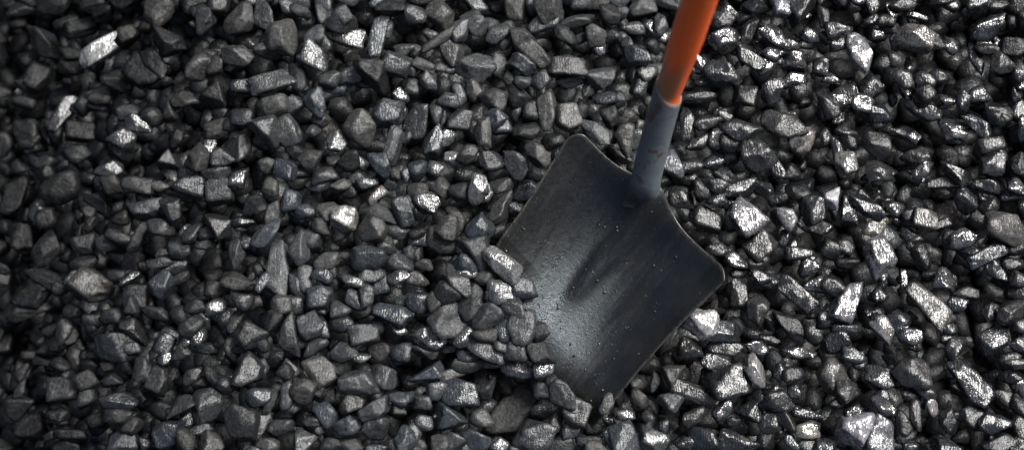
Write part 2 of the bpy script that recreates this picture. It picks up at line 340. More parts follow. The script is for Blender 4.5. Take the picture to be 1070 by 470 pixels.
# ---------------------------------------------------------------- lumps read off the place
TRACE = """@0 0
285 280 230 120 -45 di A3
560 295 240 105 35 sb A1
835 70 160 130 -75 br A2
420 140 160 95 20 db
445 220 150 75 0 di
590 118 120 110 0 dr
670 180 90 75 20 bb
870 225 180 130 -25 di
745 385 180 130 -35 db
810 330 180 90 -60 dl
955 350 150 95 75 wr
1040 350 160 100 60 br
935 150 100 80 -80 bt
720 265 120 90 45 di
215 420 140 110 70 db
615 420 140 110 -20 di
100 130 100 70 -70 di
200 160 150 75 5 di
200 75 150 60 -20 bl
510 30 150 80 20 di
650 30 150 90 0 di
40 250 150 100 -20 di
350 60 200 140 20 dr
170 330 120 80 10 di
1045 70 100 90 90 di
60 370 140 100 60 di
390 290 140 75 0 di
100 30 140 80 0 di
425 395 130 100 0 di
1040 150 60 60 0 bi
@214 0
395 195 185 155 -85 br B1
190 110 180 120 50 br
50 180 170 100 65 gi
170 290 160 105 -15 br
250 205 120 105 -60 di
300 80 170 85 -80 gi
565 305 180 120 -55 si B2
570 190 110 100 0 gr
690 200 130 90 15 gb
780 275 170 100 -15 sb B7
880 370 200 150 -30 dt B4
990 335 150 130 -25 gb
700 110 140 120 30 gi
510 85 125 65 -20 di
480 135 120 70 -35 gi
350 425 230 100 15 gl B3
375 335 140 90 -10 bi
285 315 90 80 0 gi
140 370 115 60 -5 gi
195 410 110 65 55 si
485 400 140 80 -80 dl
655 310 120 80 -65 gi
905 185 230 80 75 wl B5
845 60 90 60 -80 sb B6
765 25 120 80 0 gi
975 45 140 70 0 di
785 200 130 70 -50 bt
770 400 150 90 25 gi
90 60 110 80 0 gb
990 140 80 60 80 gi
1045 175 100 70 -50 gi
1045 265 110 70 10 gi
970 230 110 70 80 bi
1055 90 110 80 90 di
20 305 90 90 0 gi
60 340 120 80 50 bi
380 60 90 90 0 bi
280 380 70 70 0 gi
560 400 80 80 0 si
50 435 100 70 0 di
1050 425 90 80 90 gi
995 445 80 60 0 bi
660 420 120 90 30 gi
610 75 110 60 90 gi
@428 0
155 95 160 120 85 br C1
265 150 150 95 60 gi
350 100 135 70 -50 gl
560 65 140 95 -80 bb
730 45 150 120 -60 bi
895 35 100 90 0 gb
30 85 110 95 0 gi
85 172 90 70 -60 bi
30 200 70 70 0 di
160 205 230 50 33 bl C2
345 205 140 105 -50 gi
225 275 150 115 -75 bb
460 175 135 85 40 gi
575 190 130 105 -50 bi
655 285 190 90 -45 bb C3
490 245 120 70 15 gi
510 305 100 60 55 bi
585 335 140 95 -10 wi C6
700 125 150 85 15 gb
695 190 90 65 0 si
810 190 140 80 -45 di
775 240 110 50 -10 gi
870 110 180 70 0 gi
830 350 200 90 -3 bb C4
975 190 110 100 90 bi
960 310 150 70 -80 si
340 365 200 150 25 gi C5
70 340 125 55 -25 bl
135 285 90 80 0 gi
200 440 140 65 0 gi
95 425 110 70 -70 gi
20 425 110 90 90 gi
465 430 120 95 -60 gi
590 430 100 80 0 gi
690 420 100 80 30 gi
820 430 170 110 0 gb
1000 410 150 110 10 gi
1040 270 80 80 0 gi
1045 75 120 90 -50 di
1045 165 100 60 -70 di
640 55 100 55 90 gi
330 25 100 55 0 gi
460 10 120 35 15 gl
60 20 110 70 0 di
235 65 60 60 0 di
25 270 70 70 0 bi
880 290 130 50 15 di
@642 0
555 125 130 105 30 br D3
575 215 150 120 15 sr
565 395 190 120 -25 gr D1
645 370 110 90 90 di
700 300 190 80 -40 gl
700 160 160 80 75 di
735 45 120 80 0 di
870 55 75 75 0 wb D2
820 25 50 40 90 si
830 195 150 95 -50 si D4
830 290 120 70 0 si
970 65 150 140 90 gt D5
900 175 150 35 0 sl
1025 190 110 65 -20 si
915 235 110 55 -15 gi
1040 290 80 75 0 gi
950 315 120 60 10 gi
890 400 150 120 -50 si
740 420 130 90 60 si
810 395 60 50 0 bi
1035 420 90 80 90 gb
580 300 120 70 0 gi
445 340 170 70 -60 si
660 100 100 70 40 di
490 450 190 45 0 gl
115 295 130 105 -60 wi D6
170 385 110 95 0 bi
60 385 110 90 0 bi
190 245 140 60 -40 sl
240 130 130 70 -80 gi
100 150 120 70 -15 gi
30 310 110 60 -75 gi
20 195 100 60 -80 bi
145 45 120 110 0 bi
260 40 150 60 -20 di
25 70 90 60 0 gi
195 440 110 60 0 gi
65 225 60 60 0 gi
@856 0
500 195 180 120 -20 sb E1
575 220 150 110 -45 di
180 90 140 50 0 sl
310 145 90 45 -60 si
490 105 120 35 -15 sl
630 95 110 75 -40 gi
750 90 105 70 0 si E4
880 150 190 110 15 wi E3
820 30 100 100 0 wi
915 50 100 50 0 di
690 165 70 60 0 wi
680 240 100 75 -70 si
100 165 130 90 0 gi
190 310 200 110 -70 si E2
240 265 80 60 0 si
60 295 120 80 20 gi
335 300 110 75 50 si
800 300 130 100 0 wi
955 330 120 110 0 br
1035 370 110 80 90 gi
610 335 70 45 30 si
740 385 180 65 -75 gi
50 425 100 55 0 wi
440 420 120 90 -40 bi
540 420 120 80 -30 gi
300 235 100 70 0 di
220 190 100 60 0 gi
420 310 80 60 0 di
1040 140 90 90 0 di
1000 250 120 80 0 di
270 50 90 60 90 gi
160 15 70 40 0 gi
90 30 80 60 90 gi
20 90 120 60 90 di
640 20 120 50 0 di
350 110 100 60 0 di
430 30 120 80 0 di
900 430 130 80 0 di
620 400 120 70 0 di
880 260 130 60 0 di
1050 445 60 50 0 si
@0 94
325 120 200 90 60 sl F1
155 240 190 130 -65 db F3
450 245 150 95 -5 db
355 265 130 90 -60 di
440 360 145 110 0 dr
575 410 130 110 0 si
640 270 150 110 10 si
720 365 150 120 -60 gi
790 260 160 90 -30 si
935 270 110 80 45 di
880 380 130 110 -60 gt
985 160 120 100 -70 gi
800 145 120 100 20 gi
690 135 120 75 10 gi
880 110 110 70 -60 bt
965 50 140 90 -10 bi
715 40 90 80 0 gi
820 40 90 80 0 gi
525 30 120 90 0 bi
620 75 100 60 -75 di
1030 350 150 130 90 br F2
60 350 150 130 0 di
310 435 130 80 0 di
50 50 150 100 0 di
210 30 120 90 0 di
430 80 110 90 90 di
250 220 140 60 -60 di
540 100 110 55 15 di
500 165 110 70 0 di
150 430 90 80 0 di
260 350 120 70 0 di
30 210 90 80 90 di
1050 120 100 60 90 gi
990 440 120 80 0 wi
590 160 110 50 0 di
170 110 130 60 -10 di
@214 94
85 95 150 120 -60 bt
250 60 150 80 5 wb
370 80 130 90 15 bb
330 195 190 130 -50 gt G4
195 145 110 90 0 gb
480 155 150 90 35 gb
575 75 150 100 -80 wi
480 50 100 80 0 gi
720 60 105 90 0 wb
470 285 170 150 -30 gr G1
560 370 130 110 20 bi G6
700 265 130 100 50 sr G2
820 200 180 150 -50 br G3
960 120 150 130 0 wb
985 290 190 75 75 gl G5
110 260 140 110 0 bi
110 360 130 110 0 wi
235 370 180 110 65 gi
200 260 100 80 0 gi
360 320 100 70 0 gi
425 420 120 110 0 wb
330 400 90 80 0 bi
620 440 140 80 15 gi
850 40 130 60 -25 gi
650 90 110 80 -60 di
570 215 80 60 0 gi
645 220 100 90 0 bi
920 385 140 90 -60 wi
820 430 130 60 -40 si
1020 30 90 80 0 si
1050 310 110 70 90 wi
1055 200 90 50 90 si
750 370 110 110 0 di
930 230 120 100 90 gi
60 440 150 80 0 gi
20 310 120 80 90 si
810 300 80 50 0 bi
860 330 80 60 90 bi
430 135 70 60 0 bi
800 60 80 60 0 bi
710 440 80 70 0 gi
1000 440 60 60 0 bi
1050 440 80 60 90 wi
@428 94
35 165 180 120 70 gi
145 120 120 75 -70 gi
125 265 170 95 75 wi
200 55 110 80 0 gi
265 100 120 70 -80 gi
345 80 130 80 -50 bi
430 55 140 110 -10 bi
450 155 120 105 20 wr
555 50 110 90 -30 di
640 55 120 65 80 bi
715 105 210 100 85 br H2
825 145 130 120 -75 bb H1
835 25 150 80 10 wi
930 75 130 80 60 gi
970 215 190 80 -40 gi
1020 45 120 70 0 wi
275 220 120 110 0 gb
380 230 160 85 -88 bi H4
475 265 110 85 10 wb
555 180 120 80 80 gi
640 180 110 110 0 db
605 285 140 100 20 di
750 270 110 75 0 di
665 385 150 100 -30 bi
550 385 160 100 -55 gi
425 375 130 100 -10 gi
300 340 110 95 0 gi
200 320 110 80 45 si
250 430 120 70 -15 si H3
135 415 90 80 0 si
20 310 110 80 70 gi
45 420 110 100 90 wi
500 440 150 60 15 gi
735 330 90 50 0 di
1015 310 110 60 -35 bi
110 20 90 70 0 gi
190 220 110 30 80 di
360 420 100 60 -50 bi
25 60 80 80 0 gi
1040 140 120 90 90 di
@642 94
645 100 120 110 0 bb
780 75 150 110 55 gi
880 30 140 90 0 si
665 205 190 110 15 gi I4
885 190 230 130 -20 bi I1
820 280 130 80 -55 si
940 325 150 120 20 si I2
735 350 190 140 -40 gi
590 400 110 110 0 gi
505 335 110 110 60 si
355 245 170 80 85 bi
430 305 130 65 45 gi
490 165 150 70 25 gi
485 20 210 90 0 gi I5
400 110 190 70 10 di
290 390 150 110 -80 wi I3
50 265 150 100 75 bi
40 370 110 60 -35 bi
110 40 130 80 75 gi
25 50 80 70 90 gi
15 160 100 60 90 bi
400 395 120 80 0 gi
480 440 120 80 0 wi
720 440 140 70 0 di
845 410 120 70 -65 gi
925 430 90 80 0 di
1050 310 90 60 90 gi
530 230 80 60 0 gi
1040 180 100 60 90 di
600 270 120 100 90 di
@856 94
220 75 110 95 0 sb J5
45 70 160 90 -60 gi
390 70 160 90 -55 si
240 185 160 90 0 wi
300 290 160 120 -30 dr J2
395 225 130 55 0 di
485 250 100 70 0 si
410 305 80 60 -40 si
510 340 140 90 -20 bi
640 270 150 140 -70 si J1
745 260 130 80 -45 db
820 185 170 80 -35 wi
930 130 140 130 0 dr J3
900 285 140 75 15 bl
905 395 120 110 0 gb
710 420 170 85 -45 bt J4
480 160 180 110 -40 gi
750 60 110 75 70 wi
670 55 90 45 0 si
840 30 120 90 0 wi
1040 220 120 80 90 wi
670 135 50 50 0 si
575 145 60 50 0 gi
545 30 110 110 0 di
70 190 80 50 30 si
150 270 100 80 -50 di
80 295 110 70 -30 gi
140 390 120 110 90 si J6
225 350 90 60 -45 si
310 420 130 110 0 bi
410 420 80 70 90 di
540 420 130 80 25 si
30 380 140 80 -60 si
1015 400 110 90 90 di
470 60 60 60 0 gi
800 380 100 100 -50 di
1050 300 60 60 0 di
1010 40 80 60 90 di
@0 188
115 110 210 110 80 dl K3
390 90 210 180 60 dr K1
220 160 140 110 30 si K2
545 140 150 120 -60 di
575 30 120 100 0 bi
720 30 150 90 0 gb
755 150 180 100 0 wb
860 60 100 60 0 bi
905 140 130 110 -45 gi
990 40 150 110 0 wr
635 190 100 90 0 bi
430 190 90 70 0 dt
335 265 110 105 0 db
175 345 150 150 0 db
435 335 120 110 0 di
310 400 170 120 50 di
440 435 140 80 20 di
545 240 85 80 0 dr
625 300 140 70 -20 bl
650 385 130 90 -5 wi
840 250 140 80 -15 gi
960 210 110 70 30 gi
1010 275 130 80 35 gi
940 370 110 80 0 gi
1045 340 100 80 90 si
835 435 130 55 5 gl
790 350 170 55 65 dl
745 300 120 40 80 dl
850 380 80 50 30 bi
545 350 100 60 -70 di
510 350 120 35 90 di
250 240 80 50 70 bi
1040 130 100 100 60 gi
540 445 100 50 0 gi
690 70 120 50 0 di
480 230 80 70 90 di
820 150 90 80 90 di
60 400 120 90 0 di
30 340 80 80 0 di
970 445 140 60 0 wi
310 20 110 90 0 di
80 290 80 70 0 di
930 315 90 50 0 bi
30 130 100 80 90 di
30 250 80 80 0 di
@214 188
130 120 130 130 0 gb
230 50 130 80 55 si L5
265 135 120 110 0 di
125 20 100 60 0 bi
70 230 150 120 -70 gt
205 220 110 60 0 si
100 320 150 80 10 bi
170 390 160 80 85 gi
60 390 110 65 -15 di
325 275 190 90 50 wi
410 235 150 100 -80 bi
450 110 110 100 90 wb
525 165 120 80 0 wi
630 80 140 80 0 wi
640 170 130 100 45 bi
725 205 130 120 0 sb L1
610 245 110 80 -20 bi
870 255 155 140 -60 br L2
915 170 210 80 -20 dl L6
900 85 110 50 45 sl L3
1040 165 150 100 -60 wi
755 320 120 110 0 bi
490 355 170 100 -80 gr
590 365 120 100 0 gb
385 465 290 110 87 gl L4
945 340 110 85 -60 gi
1010 270 140 80 -20 gi
850 410 180 130 0 wi L7
560 25 150 65 0 gi
430 15 90 60 0 wi
710 30 100 70 0 bi
775 120 100 70 -30 di
820 60 90 60 0 bi
995 80 80 70 90 gi
850 20 110 60 0 si
300 210 100 50 45 gl
510 230 130 50 -45 dl
640 430 130 90 20 bi
1020 435 130 90 0 gi
340 40 110 90 -70 bi
380 110 70 60 0 di
240 290 80 70 90 wi
270 380 90 70 0 wi
770 450 80 50 0 gi
990 390 110 50 40 bi
20 100 110 70 90 gi
1045 20 60 60 0 gi
620 300 80 50 0 bi
@428 188
350 50 140 120 45 si M1
270 60 120 90 0 di
40 60 110 80 -10 bi
130 20 80 60 0 gi
190 105 110 90 -35 bi
120 85 60 60 0 wi
310 155 130 90 -10 gi
400 125 110 75 70 si
480 140 190 90 70 bi M5
600 50 150 110 30 wi
480 30 140 80 25 gi
95 170 150 110 -20 si M6
250 205 150 60 -60 bl
195 255 120 120 0 br M3
370 245 120 110 0 wi
370 365 170 120 -55 gt
170 370 190 110 -55 br M2
55 350 130 80 -15 wl
460 260 90 70 60 wi
555 155 60 60 0 wi
20 190 120 70 90 bi
240 340 90 80 90 bi
485 440 190 90 -40 si M4
290 440 110 80 0 wi
15 430 80 60 90 gi
40 280 90 60 0 di
@642 188
520 25 130 75 -20 gi
325 150 140 110 -20 gi
360 65 110 90 -50 gi
445 255 170 110 -25 bb N2
545 100 115 80 -15 wr
520 170 100 80 0 si
660 55 180 80 20 gi
690 200 190 150 -45 sb N1
790 60 150 90 -60 gi
905 200 130 80 -60 si N3
940 80 120 100 0 di
1030 160 150 130 80 gi
760 340 150 120 40 bb N4
830 240 110 90 0 gi
830 360 90 50 75 gi
530 370 130 70 15 bi
640 425 120 80 -30 si
870 420 110 55 75 si N5
965 385 140 70 0 gi
985 290 160 80 -10 di
1055 310 60 50 90 si
450 50 120 90 -60 di
565 260 120 80 -70 gi
460 130 45 45 0 di
790 165 60 60 0 gi
300 20 90 60 0 si
545 430 60 60 0 bi
950 455 100 40 0 si
650 345 80 50 0 di
730 440 90 60 0 di
420 120 100 60 90 gi
@856 188
80 90 110 90 45 st O1
165 175 130 70 -60 di
250 140 190 90 -45 wi
380 150 120 80 -10 si
555 200 120 105 -20 bb O4
430 270 120 65 -5 gb
580 70 190 80 10 bi
690 150 150 110 -70 wi
790 80 170 80 -25 gi
915 130 100 75 0 wi
970 250 210 130 -25 bi O2
885 385 220 80 25 wl O5
240 290 160 90 45 bi O6
310 400 180 150 -60 si O3
415 340 120 70 -10 gi
740 310 150 110 0 si O7
50 360 110 100 90 di
135 355 90 80 0 gi
90 220 150 90 -80 si
320 230 120 60 -70 si
530 400 130 90 -80 di
620 360 110 90 0 gi
730 430 170 80 -20 gi
1020 350 110 80 0 di
850 295 80 70 0 si
1010 35 90 80 0 si
20 190 150 60 85 di
410 25 60 40 0 si
465 55 50 30 90 si
545 290 130 50 15 dl
200 40 100 70 0 di
470 180 80 70 0 di
240 445 80 50 0 si
45 450 100 40 0 si
150 430 120 70 0 di
800 200 100 90 0 di
1050 130 90 60 90 di
430 400 80 60 0 di
820 30 80 60 0 gi
1000 440 110 50 0 di
920 450 80 50 0 di
@0 282
535 115 230 150 -25 br P1
240 45 190 90 -25 di
180 130 220 140 10 di P5
245 230 220 130 10 bi P2
405 40 140 90 20 wi
845 75 140 110 60 wb P4
790 190 120 115 0 gb
690 190 100 90 90 gt
755 340 180 130 -35 gt P6
600 405 200 140 0 wb P3
575 240 120 75 0 gi
590 305 125 60 0 gb
490 280 110 75 60 gi
435 375 140 80 70 gi
300 310 150 70 30 di
330 365 160 90 30 di
865 390 110 80 65 wb
950 425 100 90 0 bi
875 270 140 75 -5 di
1000 290 130 90 50 gi
1020 190 110 75 -5 gi
1000 95 110 60 15 bi
900 160 75 55 0 bi
970 30 130 80 10 gi
410 230 90 80 0 di
675 40 110 50 30 si
710 80 110 60 50 di
105 40 90 60 0 di
20 70 120 80 90 di
120 270 110 110 0 di
70 400 130 110 0 di
750 110 110 40 65 bl
1050 400 90 60 90 si
750 440 110 60 0 gi
70 330 80 60 0 di
15 340 90 50 90 di
170 445 110 50 0 di
300 440 120 60 0 di
610 30 90 60 0 di
690 255 100 40 0 di
540 20 80 50 0 di
330 140 60 60 0 di
420 150 90 70 0 di
@214 282
180 65 180 90 -15 bi
65 100 120 90 0 gi
485 95 160 70 -75 gi
525 50 140 80 -80 gi
595 150 140 120 0 wb Q3
405 185 110 100 0 bb
285 205 110 85 20 bb
190 165 120 95 -20 gi
110 240 120 100 50 si
245 345 160 130 -10 gi
440 350 210 115 -70 gi Q1
545 295 140 125 40 gi Q4
500 220 100 100 0 gi
355 265 120 80 70 di
300 65 110 55 60 wl
310 125 80 50 0 gi
615 30 110 80 0 wi
775 55 120 60 -10 si Q5
780 150 140 90 -60 gi
855 135 120 75 -80 gi
935 110 120 100 -80 wb
870 20 140 90 0 gi
985 235 200 100 -15 wb Q2
1045 165 100 65 0 wi
840 245 120 85 0 gi
720 280 110 85 0 gi
830 335 150 100 10 gb
640 335 120 80 -80 wi
710 205 110 90 0 gi
1025 340 110 70 -10 si
730 430 140 100 0 gi
600 430 140 80 45 gi
910 430 120 90 0 bi
1020 430 110 90 0 wb
930 320 100 60 -80 di
350 430 110 80 80 bi
45 300 120 80 -60 gi
20 385 100 90 30 si
180 280 130 60 60 bi
150 410 130 80 85 gi
690 40 110 60 85 bi
690 120 80 60 0 di
520 420 80 60 0 gi
300 380 90 80 90 di
75 180 80 50 0 gi
1010 40 120 80 0 si
1050 95 60 40 0 gi
735 345 60 40 0 gi
635 250 80 35 -20 wi
60 440 110 60 0 di
260 450 130 40 0 di
@428 282
200 260 165 155 0 gb R1
325 155 170 130 50 gi
200 125 115 100 0 dr
410 240 150 100 25 gi
480 120 120 100 0 sb
590 95 110 90 10 wb R3
550 200 130 110 -40 gi
585 300 150 115 80 gi
665 330 100 90 0 di
495 320 100 75 -60 wi
115 355 175 120 -30 si R2
300 350 120 70 50 si
230 430 110 70 15 gi
415 410 170 100 -25 gb
390 345 110 70 0 bi
550 420 95 90 0 gb
680 430 145 90 -10 di
60 90 120 70 -10 bi
45 170 100 95 0 wb
15 260 90 60 90 gi
125 170 90 60 90 bi
300 15 100 50 0 si
400 30 90 80 0 bi
250 55 160 80 -50 gi
310 445 110 60 0 wi
90 440 150 80 -25 gi
480 400 60 50 0 gi
75 240 70 60 0 di
90 20 90 60 0 bi
430 140 60 60 0 di
235 345 60 60 0 di
@642 282
455 278 185 150 -10 st S1
570 330 180 140 -20 wi S2
605 165 150 85 -85 bb S4
745 100 125 80 -10 gi
740 210 150 110 70 bi
780 290 120 110 -60 di
905 165 220 100 -35 gl S3
765 40 120 60 -35 wi
960 35 110 110 0 si
1000 120 140 90 0 si
920 290 210 90 -45 di
285 370 150 90 50 bi
395 405 130 110 0 bi
540 440 170 80 0 gi
700 440 120 70 0 si
660 60 70 55 0 bi
430 170 140 70 25 di
1040 300 90 90 0 gi
950 430 150 70 -10 si
865 320 90 50 -75 di
600 60 80 60 0 di
760 400 110 60 0 di
235 420 60 50 90 bi
490 160 60 60 0 bi
@856 282
150 165 230 120 60 sb T1
575 180 260 110 -50 bl T2
440 180 110 95 20 bi
250 50 120 65 -75 si
270 350 150 90 -55 si T5
380 395 130 90 -70 si
400 285 115 105 0 wr
475 350 110 90 0 si
575 375 130 60 -70 bi
55 400 150 120 -10 gi
180 440 120 90 0 wi
130 305 140 60 -10 gi
70 85 120 90 -30 gi
20 150 110 100 90 si
300 255 70 50 -50 wi
655 65 130 110 -40 si T6
600 100 90 60 -40 gi
690 190 110 80 20 wi
830 40 160 90 -55 wi
955 90 100 90 0 br
990 220 150 100 10 di
820 250 90 80 0 si
820 400 170 140 60 wi T4
970 320 120 90 0 bi
700 410 140 80 70 gi
500 70 90 50 0 di
425 60 100 40 90 sl
985 430 170 70 -20 gi
760 120 140 60 0 di
685 310 80 60 0 gi
335 305 34 30 0 yi
295 145 50 50 0 si
20 325 70 60 0 wi
240 240 60 40 0 gi
880 220 100 70 90 di
1000 390 70 60 0 gi
@0 376
340 150 180 115 5 gb U1
190 355 150 140 10 db U2
620 220 190 100 0 wi U3
460 200 120 90 70 gi
550 135 110 95 20 db
665 130 120 75 0 gt
755 50 120 110 90 gr
885 125 130 110 60 gb U4
1010 85 110 70 25 gi
935 245 170 80 35 gi
880 385 140 120 20 wb U5
765 365 110 90 0 gi
640 420 150 110 10 wi
970 405 110 80 80 bi
1030 340 90 90 0 wi
300 285 130 80 0 di
220 180 130 60 75 di
650 50 100 70 10 bi
440 400 170 55 0 dl
310 400 90 45 20 di
930 20 90 80 0 si
540 320 110 80 0 di
690 310 150 80 0 di
470 40 90 90 0 di
440 110 50 40 90 bi
350 40 120 80 0 di
100 250 150 130 0 dr
110 70 180 100 60 di
200 80 110 60 60 di
835 40 110 50 80 gi
970 295 80 60 0 di
370 440 130 60 0 di
60 440 120 60 0 di
1050 440 80 70 0 wi
380 340 100 40 0 di
35 180 90 60 0 di
400 240 100 50 30 gi
600 10 140 40 0 di
1055 250 80 40 90 wi
270 20 120 50 0 di
780 430 70 50 90 wi
870 180 90 50 0 di
@214 376
65 255 170 150 90 gr V6
205 325 190 160 -70 gi V3
215 65 170 140 45 gi V4
335 75 110 80 70 gb
420 60 90 90 0 di
515 165 140 130 0 br V1
630 80 175 130 -45 bb V5
810 115 200 130 -5 gb V2
955 115 140 130 90 gi
285 195 130 90 10 wi
350 200 170 55 65 dl
430 180 150 60 85 gl
330 350 180 80 60 gl
445 370 130 80 10 gi
550 420 130 110 30 gi
635 280 130 90 -55 wb
500 260 120 80 -10 bi
790 240 130 100 25 bi
890 260 160 90 25 gi
780 360 150 90 20 wi
915 365 130 120 0 gr
1020 205 110 75 0 wi
1030 285 90 60 -30 bt
1045 395 130 90 90 wi
85 420 130 90 -30 bi
830 20 120 50 0 si
490 65 100 40 -45 bl
50 390 130 60 20 wi
160 150 110 80 -40 wi
690 210 80 60 90 di
370 440 110 60 0 bi
620 190 80 60 0 di
40 80 110 60 -60 di
800 440 130 60 0 di
240 455 100 40 0 wi
660 430 100 70 0 di
1030 25 90 80 0 wi
920 455 100 35 0 wi
720 15 90 50 0 bi
640 370 70 60 90 bi
560 320 90 50 0 di
30 140 90 60 0 di
920 10 70 30 0 si
@428 376
545 260 310 170 60 bb W1
275 185 180 140 0 wi W5
205 305 190 150 -25 wt W3
655 400 170 150 60 gb W4
85 80 190 90 20 wt W2
140 165 120 90 20 gb
80 245 100 80 0 gb
75 330 90 80 0 gb
380 320 130 90 -10 bi
400 125 140 95 -85 gi
485 120 100 90 90 di
300 30 150 75 0 bi
235 100 140 55 20 bl
570 45 150 80 -10 si
700 40 110 80 30 si
700 150 90 85 0 gb
795 190 140 95 -65 gi
860 270 120 110 -20 gb
695 260 130 90 -20 si
765 320 90 55 80 bi
835 370 90 75 60 si
360 410 130 90 0 wi
470 440 90 70 0 si
235 430 120 90 0 gi
155 420 80 80 0 bi
55 440 90 60 0 bi
20 390 110 80 90 gi
920 425 120 50 0 dl
980 445 110 70 0 bi
780 420 110 70 0 di
1045 400 100 90 90 wi
1050 320 90 50 0 si
440 20 120 40 0 gi
650 130 90 60 90 bi
1030 230 90 50 60 bi
960 350 100 80 0 di
545 460 50 40 0 bi
740 110 60 50 90 di
15 210 60 60 0 gi
@642 376
615 110 220 160 20 gb X1
735 60 170 90 -65 si X2
815 95 110 75 90 wi
410 170 230 90 -20 bl X3
465 100 110 80 0 di
270 90 140 100 60 bt
265 245 140 100 0 gi
385 310 140 80 40 bi
530 280 130 80 50 si
665 285 130 110 0 wi
765 335 130 120 90 gr
860 210 160 110 -20 gi
790 190 120 80 0 si
110 225 110 80 -30 bi
180 30 130 80 0 bi
130 130 100 70 0 bi
185 140 110 50 80 di
470 395 150 120 -50 wi
650 415 180 90 -15 gi
350 425 110 70 0 gi
1000 370 130 80 5 si X4
890 320 140 80 -60 di
985 290 150 50 -5 gl
870 420 100 50 -50 wi
530 30 150 90 -20 gi
930 80 110 80 0 di
930 175 70 60 0 wi
945 10 100 40 0 si
30 300 110 60 0 si
50 390 140 140 0 wi
205 400 130 120 90 si
140 380 100 50 60 di
550 455 100 40 0 gi
380 15 100 40 0 di
960 440 110 50 0 di
810 380 50 50 0 bi
25 200 80 60 90 di
580 340 80 50 0 di
@856 376
15 110 180 150 80 br Y4
130 160 120 105 60 br
265 110 170 110 -25 gr Y7
480 70 180 160 0 br Y2
195 345 200 160 45 st Y1
320 385 190 120 70 wl Y5
110 305 120 95 55 si
340 235 140 80 -50 si Y8
430 330 130 70 -60 di
550 160 130 75 -60 bi
590 245 90 60 -70 sr Y6
595 330 100 70 0 di
505 285 160 60 -85 bl
470 200 110 50 70 gi
785 110 270 120 -50 wl Y3
690 175 170 90 -10 di
780 305 130 120 0 di
670 320 140 90 -75 di
915 335 140 120 -30 wi Y9
1010 20 130 55 0 bi
890 40 110 90 0 gi
940 200 130 70 -40 bi
250 215 80 75 0 gi
620 100 90 50 0 si
625 20 100 50 0 bi
670 430 130 80 0 wi
1010 430 130 70 -30 bi
460 405 120 55 15 di
30 440 110 80 0 wi
120 20 90 60 0 gi
205 20 70 60 0 gi
840 430 150 90 0 di
400 200 90 80 0 di
370 130 60 60 0 si
30 240 80 60 0 di
400 450 70 50 0 gi
1030 240 110 80 90 di
1000 100 100 60 0 di
550 420 60 60 0 di
"""
